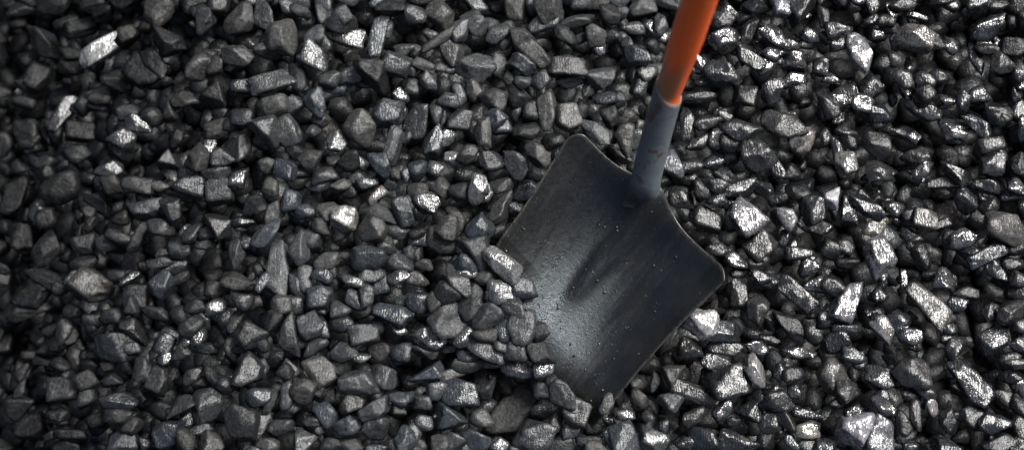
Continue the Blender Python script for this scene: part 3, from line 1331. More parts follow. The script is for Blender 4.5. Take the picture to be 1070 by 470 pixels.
MARKS = """A1|the white cracked lump|silvery white cracked oblong lump, the only bright one at the upper left of the heap
A2|the speckled egg lump|upright egg-shaped brown-grey lump with pale specks at the upper left picture edge
A3|the long dull lump|long dull black lump sloping down beside the left end of the white cracked lump
B1|the round brown boulder|big round brown-grey lump like a boulder, above the long pale slab
B2|the glint-faced lump|rough lump with a silvery blue glinting face, above the long grey slab
B3|the long grey slab|long flat grey slab with a pointed left end, below the round brown boulder
B4|the dark wedge|large dark charcoal wedge with a ridged top, between the copper-glinting block and the blade
B5|the curved blue-edged lump|tall curved lump with a bluish edge below the small white-tipped lump
B6|the white-tipped lump|small bright white-tipped lump near the top edge, above the curved blue-edged lump
B7|the copper-glinting block|shiny block with a copper and silver face, just above the dark wedge
C1|the big smooth pear lump|big smooth brown-grey lump, pear-shaped and upright, near the top middle of the picture
C2|the thin brown strip|thin straight brown strip of coal slanting up to the right below the pear-shaped lump
C3|the slanting brown block|brown-grey block slanting down right, above the pale flat brick's left end
C4|the pale flat brick|pale brown-grey flat lump like a brick lying level above the shovel's top corner
C5|the double-humped grey lump|large craggy grey lump with two humps, between the thin brown strip and the shovel
C6|the flat-faced blue lump|five-sided bluish lump with a flat lit face, left of the pale flat brick
D1|the big smooth oval|big smooth dark oval lump just right of the orange handle's worn end
D2|the bluish white cube|small bluish white cube near the top edge, right of the orange handle
D3|the round speckled lump at the handle|rounded brown speckled lump touching the right side of the orange handle near the top
D4|the gold-sided lump|shiny lump with a pale golden right side, below the bluish white cube
D5|the big grey wedge by the cube|big upright grey wedge just right of the bluish white cube
D6|the blue-grey speckled lump|speckled blue-grey lump left of the worn lower end of the orange handle
E1|the pale ridged block|large pale brown ridged block with cracks, at the upper right of the heap
E2|the shattered silver lump|large shattered silver lump with white ridges, upper right, below the bright strips
E3|the dark blue boulder|broad dark bluish boulder at the upper right edge of the picture
E4|the small blue-white nugget|small blue-white shiny nugget just left of the dark blue boulder
F1|the glossy upright lump|glossy upright oblong lump with a violet sheen in the dark left of the heap
F2|the glinting brown boulder|big brown boulder with golden glints, left part of the heap, above the crystalline lump
F3|the dark cleft block|large dull black block with a cleft, at the far left below the glossy upright lump
G1|the big pale grey lump|big rounded pale grey lump left of the white-glinting one
G2|the white-glinting lump|dark lump with one white glinting facet, between the two big round pale lumps
G3|the big round brown lump|big round brown-grey lump with a rough face, right of the white-glinting lump
G4|the dark two-faced wedge|large dark wedge with a lit edge, left of the big pale grey lump
G5|the tall narrow lump|tall narrow grey lump standing upright right of the big round brown lump
G6|the sparkling brown lump|brown lump with sparkling grains, touching the lower right of the big pale grey lump
H1|the pale square lump|pale brown lump with a flat square face, just above the shovel's top corner
H2|the tall smooth lump|tall smooth brown lump standing left of the pale square lump above the shovel
H3|the silver chip|small silver chip with a bright left end, middle of the heap, left of the shovel
H4|the notched upright lump|upright brown-grey lump with a notch near its foot, above the silver chip
I1|the wide brown lump|wide brown lump with two humps, right of the shovel's blue-grey socket
I2|the golden glinting lump|shiny lump with a golden white glinting face, below the wide brown lump
I3|the silvery lump at the socket|silvery blue speckled lump touching the right side of the shovel's socket
I4|the curved pale-topped lump|grey lump with a curved pale top, left of the wide brown lump
I5|the wide lump beside the handle|wide level grey lump just right of where the orange handle meets the socket
J1|the craggy silver boulder|craggy silver-brown boulder with a deep dark hole, right side of the heap
J2|the dark round boulder|dark rounded boulder left of the craggy silver boulder
J3|the big dark block|big dull black block with a lit right edge, at the right edge of the picture
J4|the smooth brown wedge|smooth brown wedge pointing down right, just below the craggy silver boulder
J5|the brown cube|small brown cube with a glinting left edge, above the dark round boulder
J6|the bright-topped lump|lump with a bright white top, below left of the dark round boulder
K1|the great dull boulder|great dull dark boulder, the largest near the left edge above mid-height
K2|the blue-glinting lump|lump with a pale blue glint, between the tall dark slab and the great dull boulder
K3|the tall dark slab|tall dull black slab standing at the left edge of the heap
L1|the whitish cube|whitish glinting cube, brightest lump in the middle left of the heap
L2|the six-sided brown lump|big six-sided brown lump just below right of the whitish cube
L3|the white flake|small white flake with an orange tinge, above the dark flat slab
L4|the tombstone slab|tall grey slab like a tombstone, narrow at the top, middle left of the heap
L5|the crystalline lump|slanting lump with white crystal-like glints, below the glinting brown boulder
L6|the dark flat slab|dark flat slab sloping down right, between the white flake and the six-sided brown lump
L7|the broad blue-grey lump|broad blue-grey lump with an uneven top, below the six-sided brown lump
M1|the silvery two-tone lump|silvery lump with a bright right half, left of the shovel blade's upper edge
M2|the smooth tapering lump|smooth brown-grey lump tapering to its top, left of the shovel blade
M3|the knobbly brown lump|knobbly round brown lump just above the smooth tapering lump
M4|the bright flake at the blade|bright silvery flake of coal against the shovel blade's left corner
M5|the long upright brown lump|long upright brown lump right of the silvery two-tone lump, beside the blade
M6|the lump with a silver crest|large lump with a silver crest left of the knobbly brown lump
N1|the white-faceted block|big dark block with a white lower facet, right of the shovel's right shoulder
N2|the grainy brown block|rough grainy brown block touching the shovel blade's upper right edge
N3|the white craggy lump|white craggy slanting lump right of the big white-faceted block
N4|the plain brown cube|plain brown-grey cube below the big white-faceted block
N5|the white-edged sliver|upright sliver with a white edge, right of the plain brown cube
O1|the white triangle|small bright white triangle of coal, right part of the heap
O2|the broad pale lump|broad pale brown lump at the right edge of the picture, mid-height
O3|the ridged silver peak|large ridged silver lump rising to a peak, right part of the heap
O4|the pale-topped pyramid|lump like a low pyramid with a pale flat top, right part of the heap
O5|the long dark blue lump|long dark bluish lump slanting up right, below the broad pale lump
O6|the yellowish rough lump|yellowish brown rough slanting lump above left of the ridged silver peak
O7|the black ribbed lump|black ribbed lump with bright vertical edges, left of the long dark blue lump
P1|the big brown lump with a lit corner|big brown lump with a pale lit corner, lower left of the heap
P2|the large smooth brown lump|large smooth brown-black lump below the broad dull one at the far left
P3|the broad blue-black block|broad blue-black block, bottom left, under the small brick-shaped lump
P4|the pale blue-grey block|upright pale blue-grey block right of the big brown lump with a lit corner
P5|the broad dull lump|broad dull black lump at the far left, left of the big brown lump
P6|the violet-grey wedge|large smooth violet-grey wedge sloping right, beside the broad blue-black block
Q1|the ribbed leaning lump|large ribbed grey lump leaning left, below the foot of the tombstone slab
Q2|the long blue-grey block|long blue-grey block with a flat top, between the tombstone slab and the shovel blade
Q3|the cut-faced blue lump|blue-grey lump with a flat cut face, right of the tombstone slab's foot
Q4|the bright-rimmed lump|grey lump with a bright lower rim, right of the ribbed leaning lump
Q5|the pale oval chip|small pale oval chip lying level above the cut-faced lumps, mid-left
R1|the big faceted ball|big faceted lump like a cut ball, left of the shovel blade's buried edge
R2|the glittering slope-faced lump|large lump with a glittering lower right face, below the big faceted ball
R3|the cube on the blade|cube-shaped lump lying on the left part of the shovel blade
S1|the white triangular lump|bright pinkish white triangular lump at the lower right edge of the shovel blade
S2|the blue shattered boulder|large bluish shattered boulder below right of the white triangular lump
S3|the long slanting lump|long dark grey lump slanting down right, with one small white glint
S4|the smooth upright brown block|smooth upright brown block right of the shovel's right corner and white triangular lump
T1|the ridged silver-blue slab|large ridged silver-blue slab leaning right, right part of the heap
T2|the long pale brown slab|longest pale brown slab, slanting down right, right part of the heap
T4|the large bluish black lump|large bluish black lump near the lower right corner of the picture
T5|the striped silver lump|striped silver lump below the ridged silver-blue slab
T6|the silver round lump|rounded silver lump above the right end of the long pale brown slab
U1|the large grey block|large grey block with a flat top near the lower left corner
U2|the dull black cube|dull black cube near the lower left corner, under the large grey block
U3|the flat blue-grey wedge|wide blue-grey lump with an angular lower edge, below the broad blue-black block
U4|the upright grey block|upright grey block with square corners, lower left of the heap
U5|the smooth blue-grey lump|smooth blue-grey lump at the bottom edge, lower left of the heap
V1|the cracked round brown lump|round brown lump with a cracked glinting lower side, bottom middle left
V2|the wide lump with glints|wide grey lump with silvery scratches on its right, bottom middle left
V3|the large shield lump|large dark grey lump shaped like a shield with a pointed foot, bottom left
V4|the rounded lump with a white spot|large rounded grey lump with small white spots, above the large shield-shaped lump
V5|the diamond-shaped lump|large brown-grey diamond-shaped lump, bottom middle left
V6|the grey boulder|large grey rounded boulder left of the large shield-shaped lump
W1|the biggest lump|biggest lump of the heap, brown-grey and leaning right, below the shovel blade's buried edge
W2|the pale blue wedge|long pale blue-grey wedge with a sharp lower edge, bottom middle
W3|the big blue-black wedge|big blue-black wedge at the bottom, left of the biggest lump
W4|the upright block at the bottom edge|large upright grey block at the bottom edge, right of the biggest lump
W5|the rounded blue-brown lump|large rounded blue-brown lump just above the big blue-black wedge
X1|the large flat grey lump|large flat-topped grey lump with a glinting lower edge, bottom, right of the blade
X2|the pinkish white lump|upright pinkish white glinting lump touching the large flat grey lump
X3|the long brown slab|long brown slab sloping down right, bottom, right of the blade's tip
X4|the yellow-white nugget|yellowish white glinting nugget near the bottom edge, right half
Y1|the pale lavender wedge|pale lavender-white wedge, smooth and bright, at the bottom right
Y2|the round rough boulder|round rough brown boulder with yellowish specks, lower right
Y3|the long blue-black lump|long blue-black lump slanting down right, near the lower right corner
Y4|the pale rounded lump|pale brown rounded upright lump with a smooth face, lower right
Y5|the smooth leaning slab|smooth lavender-grey slab leaning right, touching the pale lavender wedge
Y6|the small pale bead|small pale shiny bead-like lump below right of the round rough boulder
Y7|the smooth grey oval|smooth dark grey oval lump left of the round rough boulder
Y8|the black crackled lump|black crackled lump with white glints, right of the pale lavender wedge
Y9|the dull blue lump|dull blue-black lump near the bottom right corner under the long blue-black one
"""
marks = {}
for ln in MARKS.strip().splitlines():
    k, s, l = ln.split('|'); marks[k] = (s, l)

lumps = []; ox = oy = 0
for ln in TRACE.strip().splitlines():
    q = ln.split()
    if q[0].startswith('@'): ox, oy = float(q[0][1:]), float(q[1]); continue
    x, y, L, W, a = (float(k) for k in q[:5])
    px, py, L, W = ox + x / 5, oy + y / 5, L / 5, W / 5
    if not q[5][0] == 'y':            # lumps cut by the picture's edge go on beyond it
        hv = max(L * abs(math.sin(R(a))), W * abs(math.cos(R(a)))) / 2; hh = max(L * abs(math.cos(R(a))), W * abs(math.sin(R(a)))) / 2
        if py + hv > PH - 5 or py - hv < 4: py += (4 if py > 235 else -3); W *= 1.2; L *= 1.1
        if px + hh > PW - 4 or px - hh < 4: px += (3 if px > 500 else -3); W *= 1.15; L *= 1.1
    if any(math.hypot(px - u['px'], py - u['py']) < 0.30 * min(math.sqrt(L * W), u['sz']) for u in lumps): continue
    lumps.append(dict(px=px, py=py, L=L, W=W, a=R(a), tone=q[5][0], kind=q[5][1], key=q[6] if len(q) > 6 else None, sz=math.sqrt(L * W)))

# which lie on the blade's front part, and which the shovel would hide
def blade_st(px, py):
    """rough (s, t) of a picture point on the blade"""
    a = np.array([601., 134.]); b = np.array([757., 288.]); c = np.array([482., 300.]); d = np.array([618., 446.])
    s = t = 0.5
    for _ in range(12):
        p = (a * (1 - s) + b * s) * (1 - t) + (c * (1 - s) + d * s) * t
        e = np.array([px, py]) - p
        ds = (b - a) * (1 - t) + (d - c) * t; dt = (c - a) * (1 - s) + (d - b) * s
        q = np.linalg.solve(np.array([ds, dt]).T, e); s += q[0]; t += q[1]
    return s, t

store = []        # (points in world, faces, tint, gloss, local coords) of everything that is one of the mass
def finish(v, f, tv, g, x, y, z):
    lc = v + rng.uniform(-5, 5, 3)
    return dict(v=v, f=f, t=tv, g=g, lc=lc, o=np.array([x, y, z]))

def rand_kind():
    return rng.choice(list('bbbrrtlliiiiii'))
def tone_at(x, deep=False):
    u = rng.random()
    if deep: return rng.choice(list('ddddgb'))  # buried lumps toned dark, shade of the gaps put into their colour
    if x < -0.36: return rng.choice(list('dddddddg'))  # left fill mostly the darkest tone, edge dimness put into the colour
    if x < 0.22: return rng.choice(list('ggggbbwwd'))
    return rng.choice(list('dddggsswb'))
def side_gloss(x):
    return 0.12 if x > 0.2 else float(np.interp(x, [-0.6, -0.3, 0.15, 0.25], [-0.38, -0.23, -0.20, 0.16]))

# lumps tinted pale, so that white glints are put into their colour
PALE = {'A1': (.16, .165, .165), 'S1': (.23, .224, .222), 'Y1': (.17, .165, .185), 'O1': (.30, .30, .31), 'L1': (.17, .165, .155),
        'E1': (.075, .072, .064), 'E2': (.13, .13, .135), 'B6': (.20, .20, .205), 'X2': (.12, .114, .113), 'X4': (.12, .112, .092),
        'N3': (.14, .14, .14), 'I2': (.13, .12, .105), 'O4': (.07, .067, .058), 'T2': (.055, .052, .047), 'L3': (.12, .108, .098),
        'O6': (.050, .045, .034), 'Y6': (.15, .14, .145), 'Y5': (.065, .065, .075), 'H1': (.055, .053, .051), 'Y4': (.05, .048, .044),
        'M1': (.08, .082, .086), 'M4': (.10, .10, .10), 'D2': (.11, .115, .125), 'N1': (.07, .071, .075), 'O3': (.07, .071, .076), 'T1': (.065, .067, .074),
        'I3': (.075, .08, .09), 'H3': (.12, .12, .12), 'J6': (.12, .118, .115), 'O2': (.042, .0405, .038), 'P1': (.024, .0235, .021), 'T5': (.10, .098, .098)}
# two rough courses underneath
for course, pitch in ((0, 0.030), (1, 0.027)):
    xs = np.arange(GX0 + 0.02, GX1 - 0.01, pitch); ys = np.arange(GY0 + 0.02, GY1 - 0.01, pitch)
    spots = [(x + rng.uniform(-.01, .01), y + rng.uniform(-.01, .01)) for x in xs for y in ys]
    rng.shuffle(spots)
    for x, y in spots:
        L = rng.uniform(0.030, 0.044); W = L * rng.uniform(0.6, 0.9); Hh = W * rng.uniform(0.7, 1.0)
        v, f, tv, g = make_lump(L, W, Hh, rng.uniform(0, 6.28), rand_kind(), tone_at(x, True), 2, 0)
        sf = float(heap(x, y))
        z, P = drop(v, x, y, 80, cap=sf - 0.052 - Hh * 0.35)
        if P is None: continue
        commit(P, z)
        if course == 1: store.append(finish(v, f, tv, g, x, y, z))
        else: store.append(finish(v, f, tv, g, x, y, z))

# shape every traced lump first so that gaps between them are known
for u in lumps:
    s, t = blade_st(u['px'], u['py'])
    u['on'] = (-0.02 if t < 0.70 else -0.15) < s < 1.0 and 0.28 < t < 1.25
    u['s'], u['t'] = s, t
order_big = sorted(lumps, key=lambda u: -u['sz'] - (100 if u['key'] else 0))
chosen = set(id(u) for u in order_big[:298])
for u in lumps:
    sf = 0.0
    for _ in range(3):
        p = at(u['px'], u['py'], sf); sf = float(heap(p[0], p[1]))
    k = depth_scale(p)
    named = id(u) in chosen
    e_ = 1.36 if u['on'] and u['sz'] < 32 else 1.15
    L, W = u['L'] * k * e_, u['W'] * k * e_
    Hh = min(W, 0.034 + max(0, u['sz'] - 28) * 0.0007) * rng.uniform(0.72, 0.95) * (0.62 if u['kind'] == 'l' and u['W'] > 15 else 1)
    level = 4 if u['sz'] > 22 else 3
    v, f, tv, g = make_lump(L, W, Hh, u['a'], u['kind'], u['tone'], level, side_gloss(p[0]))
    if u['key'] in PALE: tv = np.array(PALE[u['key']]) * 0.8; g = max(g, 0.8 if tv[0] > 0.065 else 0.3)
    u.update(v=v, f=f, tv=tv, g=g, p=p, sf=sf, named=named, H=Hh)
    P = patch_of(v, p[0], p[1])
    if P: mark(P)
for i in range(NX):
    pass
OCC |= BLADE_TOP > -8

# small stuff in the gaps of the top course, inside and outside the picture
tries = 0; fills = []
for Lmax, n in ((0.040, 5000), (0.032, 8000), (0.024, 12000), (0.017, 9000)):
    for _ in range(n):
        x = rng.uniform(GX0 + .02, GX1 - .02); y = rng.uniform(GY0 + .02, GY1 - .02)
        ix, iy = int((x - GX0) / CELL), int((y - GY0) / CELL)
        if OCC[ix, iy]: continue
        hw = int(Lmax * 0.42 / CELL)
        box = OCC[max(0, ix - hw):ix + hw + 1, max(0, iy - hw):iy + hw + 1]
        if box.mean() > 0.20: continue
        L = Lmax * rng.uniform(0.9, 1.25); W = L * rng.uniform(0.6, 0.9); Hh = W * rng.uniform(0.7, 0.95)
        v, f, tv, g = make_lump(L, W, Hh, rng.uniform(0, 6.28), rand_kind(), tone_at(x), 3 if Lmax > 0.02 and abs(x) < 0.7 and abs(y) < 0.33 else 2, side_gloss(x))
        P = patch_of(v, x, y)
        if P is None: continue
        mark(P); fills.append((v, f, tv, g, x, y, Hh))
rng.shuffle(fills)
for v, f, tv, g, x, y, Hh in fills:
    sf = float(heap(x, y))
    e = np.array([x, y, sf]) - cam_loc; dd = -float(e @ AZ)
    qx = PW / 2 + float(e @ AX) / dd * FPX; qy = PH / 2 - float(e @ AY) / dd * FPX
    outside = not (-4 < qx < PW + 4 and -4 < qy < PH - 2)
    z, P = drop(v, x, y, 85, cap=sf + 0.002 if outside else sf - Hh * 0.2 - (0.004 if x > 0.2 else 0.001))
    z = max(z, sf - 0.042) if TOPLIM[min(NX-1, int((x-GX0)/CELL)), min(NY-1, int((y-GY0)/CELL))] > 8 else z
    commit(P, z); store.append(finish(v, f, tv, g, x, y, z))

def settle(u, over):
    z = u['sf']
    for _ in range(3):
        p = at(u['px'], u['py'], z)
        cap = u['sf'] + 0.004 + rng.uniform(-0.006, 0.006) + (0.007 if u['key'] in PALE else 0) + max(0, u['sz'] - 22) * 0.0005
        z2, P = drop(u['v'], p[0], p[1], 86, over_blade=over, cap=max(u['sf'], float(BLADE_TOP[int((p[0] - GX0) / CELL), int((p[1] - GY0) / CELL)])) + 0.010 + (max(0, u['sz'] - 22) * 0.0005 + (0.012 if u['key'] == 'W1' else 0)) if over else cap + (0.014 if u['key'] == 'W1' else 0))
        if P is None: return
        z = z2
    p = at(u['px'], u['py'], z)
    P = patch_of(u['v'], p[0], p[1])
    if not over: z = max(z, u['sf'] - 0.020) if (TOPLIM[P[0]:P[0]+P[2], P[1]:P[1]+P[3]] > 8).all() else z
    if P is None: return
    commit(P, z)
    u['o'] = np.array([p[0], p[1], z])

under = [u for u in lumps if not u['on']]; over = [u for u in lumps if u['on']]
for u in sorted(under, key=lambda u: u['sz'] * rng.uniform(0.75, 1.3) + (6 if u['key'] else 0) + (40 if u['key'] in PALE or u['key'] == 'W1' else 0)): settle(u, False)
Hm = np.maximum(Hm, BLADE_TOP)
for u in sorted(over, key=lambda u: u['t'] * -1): settle(u, True)

# crumbs and grit lodged in the crevices
def crumb(size):
    v, f = ICO[1]
    n = np.array([unit(rng.normal(size=3)) for _ in range(7)]); q = np.clip(v @ n.T, 0, None) / rng.uniform(0.6, 0.95, 7)
    rr_ = np.minimum(((q ** 16).sum(1) + 1e-3) ** (-1 / 16), 1.3)
    return v * rr_[:, None] * size / 2 * rng.uniform(0.6, 1.1, 3), f
for _ in range(12000):
    x = rng.uniform(-0.72, 0.72); y = rng.uniform(-0.34, 0.36)
    ix, iy = int((x - GX0) / CELL), int((y - GY0) / CELL)
    dpt = Hm[ix, iy] - SURF[ix, iy]
    if Hm[ix, iy] > Hm[max(0, ix - 4):ix + 5, max(0, iy - 4):iy + 5].mean() - 0.005: continue
    if BLADE_TOP[ix, iy] > -8 or TOPLIM[ix, iy] < 8 or dpt > -0.004 or dpt < -0.045: continue
    v, f = crumb(rng.uniform(0.004, 0.010))
    tn = rng.choice(list('ddgbs')); z = Hm[ix, iy] + v[:, 2].max() * 0.5
    store.append(finish(v, f, np.array(TINT[tn]) * rng.uniform(.8, 1.3), GLOSS[tn] + side_gloss(x), x, y, z))

# ---------------------------------------------------------------- meshes
def build_mesh(name, v, f, smooth=True):
    me = bpy.data.meshes.new(name)
    me.vertices.add(len(v)); me.vertices.foreach_set('co', np.ascontiguousarray(v, np.float32).ravel())
    me.loops.add(f.size); me.loops.foreach_set('vertex_index', f.astype(np.int32).ravel())
    me.polygons.add(len(f)); me.polygons.foreach_set('loop_start', np.arange(0, f.size, f.shape[1], dtype=np.int32))
    me.polygons.foreach_set('use_smooth', np.full(len(f), smooth))
    me.update(calc_edges=True)
    return me
def coal_attrs(me, tint, gloss, lc):
    a = me.attributes.new('tint', 'FLOAT_VECTOR', 'POINT'); a.data.foreach_set('vector', tint.astype(np.float32).ravel())
    a = me.attributes.new('gloss', 'FLOAT', 'POINT'); a.data.foreach_set('value', gloss.astype(np.float32))
    a = me.attributes.new('lc', 'FLOAT_VECTOR', 'POINT'); a.data.foreach_set('vector', lc.astype(np.float32).ravel())
    me.materials.append(COAL)

# labels: the remarkable lumps by their look, the others by their look and the remarkable thing they lie beside
SHORT = {}
posts = [("the shovel blade's left corner", 517, 250), ("the shovel blade's top corner", 603, 138), ("the shovel blade's right corner", 752, 286),
         ("the shovel's socket", 684, 150), ("the buried tip of the blade", 618, 440), ("the orange handle", 722, 35)]
for u in lumps:
    if u['key'] and u['key'] in marks: posts.append((marks[u['key']][0], u['px'], u['py']))
TONE = {'d': 'dull black', 'g': 'dark grey', 'b': 'brown-grey', 'w': 'bluish grey', 's': 'shiny', 'y': 'yellow'}
KIND = {'b': 'blocky', 'r': 'rounded', 't': 'wedge-shaped', 'l': 'long flat', 'i': 'angular'}
DIRS = ['right of', 'above right of', 'above', 'above left of', 'left of', 'below left of', 'below', 'below right of']
named = [u for u in lumps if u['named'] and 'o' in u and -3 < u['px'] < 1073]
pairs = []
for i, u in enumerate(named):
    if u['key'] in marks: u['label'] = marks[u['key']][1]; continue
    for j, (nm, x, y) in enumerate(posts):
        d = math.hypot(u['px'] - x, u['py'] - y)
        a = (math.degrees(math.atan2(y - u['py'], u['px'] - x)) + 360) % 360
        k = int((a + 22.5) // 45) % 8; off = abs((a - k * 45 + 180) % 360 - 180)
        pairs.append((d * (1 + off / 90), i, j, k, d))
used = set()
for c, i, j, k, d in sorted(pairs):
    if 'label' in named[i] or (j, k) in used: continue
    used.add((j, k)); u = named[i]
    asp = u['L'] / u['W']
    size = 'large ' if u['sz'] > 25 else ('small ' if u['sz'] < 18.5 else '')
    kind = KIND[u['kind']] if asp < 1.65 else ('long ' + KIND[u['kind']] if u['kind'] != 'l' else 'long flat')
    near = 'just ' if d < 30 else ''
    if len(posts[j][0].split()) > 7: size = near = ''
    u['label'] = f"{size}{TONE[u['tone']]} {kind} lump {near}{DIRS[k]} {posts[j][0]}"

def one_object(u):
    me = build_mesh('coal_lump', u['v'], u['f'])
    n = len(u['v'])
    coal_attrs(me, np.tile(u['tv'], (n, 1)), np.full(n, u['g']), u['v'] + rng.uniform(-5, 5, 3))
    o = bpy.data.objects.new('coal_lump', me); C.objects.link(o); o.location = u['o']
    o['label'] = u['label']; o['category'] = 'coal lump'; o['group'] = 'single lumps of coal lying on top of the heap'
for u in named:
    if len(u['label'].replace('-', ' ').split()) > 16: print('LONG', u['label'])
    one_object(u)
ids = set(id(u) for u in named)
for u in lumps:
    if id(u) in ids or 'o' not in u: continue
    store.append(dict(v=u['v'], f=u['f'], t=u['tv'], g=u['g'], lc=u['v'] + rng.uniform(-5, 5, 3), o=u['o']))
V = np.concatenate([s['v'] + s['o'] for s in store]); LC = np.concatenate([s['lc'] for s in store])
T = np.concatenate([np.tile(s['t'], (len(s['v']), 1)) for s in store]); G = np.concatenate([np.full(len(s['v']), s['g']) for s in store])
off = 0; F = []
for s in store: F.append(s['f'] + off); off += len(s['v'])
me = build_mesh('coal_heap', V, np.concatenate(F)); coal_attrs(me, T, G, LC)
o = bpy.data.objects.new('coal_heap', me); C.objects.link(o); o['kind'] = 'stuff'
o['label'] = 'smaller lumps of coal filling the heap between and beneath the larger ones'; o['category'] = 'coal heap'
print('lumps', len(lumps), 'named', len(named), 'mass', len(store), 'tris', len(me.polygons))

# ground of trodden coal dust under the lumps
nx, ny = 90, 60
X = np.linspace(-1.6, 1.6, nx); Y = np.linspace(-1.2, 1.3, ny)
gv = np.array([[x, y, float(heap(np.clip(x, -0.95, 0.95), y)) - 0.11] for x in X for y in Y])
gf = np.array([[i * ny + j, (i + 1) * ny + j, (i + 1) * ny + j + 1, i * ny + j + 1] for i in range(nx - 1) for j in range(ny - 1)])
me = build_mesh('ground', gv, gf); me.materials.append(ground_material())
o = bpy.data.objects.new('ground', me); C.objects.link(o); o['kind'] = 'structure'

# ---------------------------------------------------------------- shovel
def blade_material():
    m, t, p = new_mat('blade_steel')
    uv = nd(t, 'ShaderNodeAttribute', _attribute_name='st').outputs['Vector']
    g = nd(t, 'ShaderNodeTexCoord').outputs['Object']
    sp = t.nodes.new('ShaderNodeSeparateXYZ'); t.links.new(uv, sp.inputs[0])
    n1 = noise(t, g, 22, 4, 0.6); n2 = noise(t, g, 170, 4, 0.7); n3 = noise(t, g, 700, 3, 0.65)
    # scratches run down the blade: stretch across it
    mp = nd(t, 'ShaderNodeMapping'); mp.inputs['Scale'].default_value = (70, 5, 1); t.links.new(uv, mp.inputs['Vector'])
    scr = noise(t, mp.outputs[0], 1.0, 4, 0.6)
    col = mixc(t, ramp(t, n1, 0.35, 0.65), (0.0055, 0.0054, 0.005), (0.010, 0.0092, 0.0075))
    # grime crust worn to greyer steel in the middle, ochre dust on the left part
    left = math_(t, 'MULTIPLY', ramp(t, sp.outputs[0], 0.42, 0.02), ramp(t, n2, 0.35, 0.6))
    col = mixc(t, math_(t, 'MULTIPLY', left, 0.55), col, (0.022, 0.0185, 0.010))
    grit = ramp(t, n3, 0.66, 0.74)
    col = mixc(t, math_(t, 'MULTIPLY', grit, 0.5), col, (0.045, 0.045, 0.044))
    rust = math_(t, 'MULTIPLY', ramp(t, n2, 0.66, 0.76), ramp(t, n1, 0.5, 0.7))
    col = mixc(t, math_(t, 'MULTIPLY', rust, 0.6), col, (0.11, 0.045, 0.02))
    # bare metal on the rubbed rim
    c = math_(t, 'ABSOLUTE', math_(t, 'SUBTRACT', math_(t, 'MULTIPLY', sp.outputs[0], 2.0), 1.0))
    rim = math_(t, 'MAXIMUM', ramp(t, c, 0.965, 1.0), ramp(t, sp.outputs[1], 0.022, 0.0))
    rim = math_(t, 'MULTIPLY', rim, ramp(t, n2, 0.35, 0.6))
    col = mixc(t, math_(t, 'MULTIPLY', rim, 0.75), col, (0.12, 0.115, 0.10))
    t.links.new(col, p.inputs['Base Color'])
    mp2 = nd(t, 'ShaderNodeMapping'); mp2.inputs['Scale'].default_value = (16, 2.2, 1); t.links.new(uv, mp2.inputs['Vector'])
    streak = noise(t, mp2.outputs[0], 1.0, 5, 0.65, 0.6)
    rr = math_(t, 'ADD', ramp(t, streak, 0.36, 0.64, 0.16, 0.40), math_(t, 'MULTIPLY', ramp(t, n2, 0.3, 0.7), 0.10))
    smooth = ramp(t, sp.outputs[0], 0.66, 0.86)          # the right part is rubbed smooth
    rr = math_(t, 'SUBTRACT', rr, math_(t, 'MULTIPLY', smooth, 0.06))
    t.links.new(rr, p.inputs['Roughness'])
    t.links.new(math_(t, 'ADD', math_(t, 'MULTIPLY', rim, 0.6), 0.05), p.inputs['Metallic'])
    p.inputs['IOR'].default_value = 1.66
    p.inputs['Specular Tint'].default_value = (0.82, 0.93, 1.0, 1)  # the sky's blue put into the colour of the sheen
    h = math_(t, 'ADD', math_(t, 'MULTIPLY', n2, 1.0), math_(t, 'MULTIPLY', n3, 0.75))
    h = math_(t, 'MULTIPLY', h, math_(t, 'SUBTRACT', 1.15, math_(t, 'MULTIPLY', smooth, 0.75)))
    h = math_(t, 'ADD', h, math_(t, 'MULTIPLY', scr, 0.25))
    b = nd(t, 'ShaderNodeBump', Strength=0.55, Distance=0.0011)
    t.links.new(h, b.inputs['Height']); t.links.new(b.outputs[0], p.inputs['Normal'])
    return m

def socket_material():
    m, t, p = new_mat('socket_paint')
    uv = nd(t, 'ShaderNodeAttribute', _attribute_name='st').outputs['Vector']
    g = nd(t, 'ShaderNodeTexCoord').outputs['Object']
    sp = t.nodes.new('ShaderNodeSeparateXYZ'); t.links.new(uv, sp.inputs[0])
    n1 = noise(t, g, 45, 4, 0.6); n2 = noise(t, g, 260, 3, 0.6)
    col = mixc(t, ramp(t, n1, 0.35, 0.7), (0.125, 0.150, 0.168), (0.17, 0.19, 0.20))
    low = ramp(t, math_(t, 'ADD', sp.outputs[1], math_(t, 'MULTIPLY', n1, 0.2)), 0.52, 0.22)
    col = mixc(t, math_(t, 'MULTIPLY', low, 0.85), col, (0.022, 0.020, 0.017))
    scuff = ramp(t, noise(t, g, 110, 5, 0.75), 0.54, 0.66)
    col = mixc(t, math_(t, 'MULTIPLY', scuff, 0.5), col, (0.07, 0.075, 0.078))
    spot = ramp(t, n1, 0.56, 0.62)
    col = mixc(t, math_(t, 'MULTIPLY', spot, 0.7), col, (0.085, 0.035, 0.018))
    edge = math_(t, 'MULTIPLY', ramp(t, sp.outputs[1], 0.970, 0.985), ramp(t, n1, 0.35, 0.6))
    col = mixc(t, math_(t, 'MULTIPLY', edge, 0.75), col, (0.22, 0.13, 0.08))
    t.links.new(col, p.inputs['Base Color'])
    t.links.new(ramp(t, n2, 0.3, 0.7, 0.38, 0.55), p.inputs['Roughness'])
    p.inputs['Metallic'].default_value = 0.25
    b = nd(t, 'ShaderNodeBump', Strength=0.3, Distance=0.0008)
    t.links.new(math_(t, 'ADD', n1, math_(t, 'MULTIPLY', n2, 0.4)), b.inputs['Height']); t.links.new(b.outputs[0], p.inputs['Normal'])
    return m

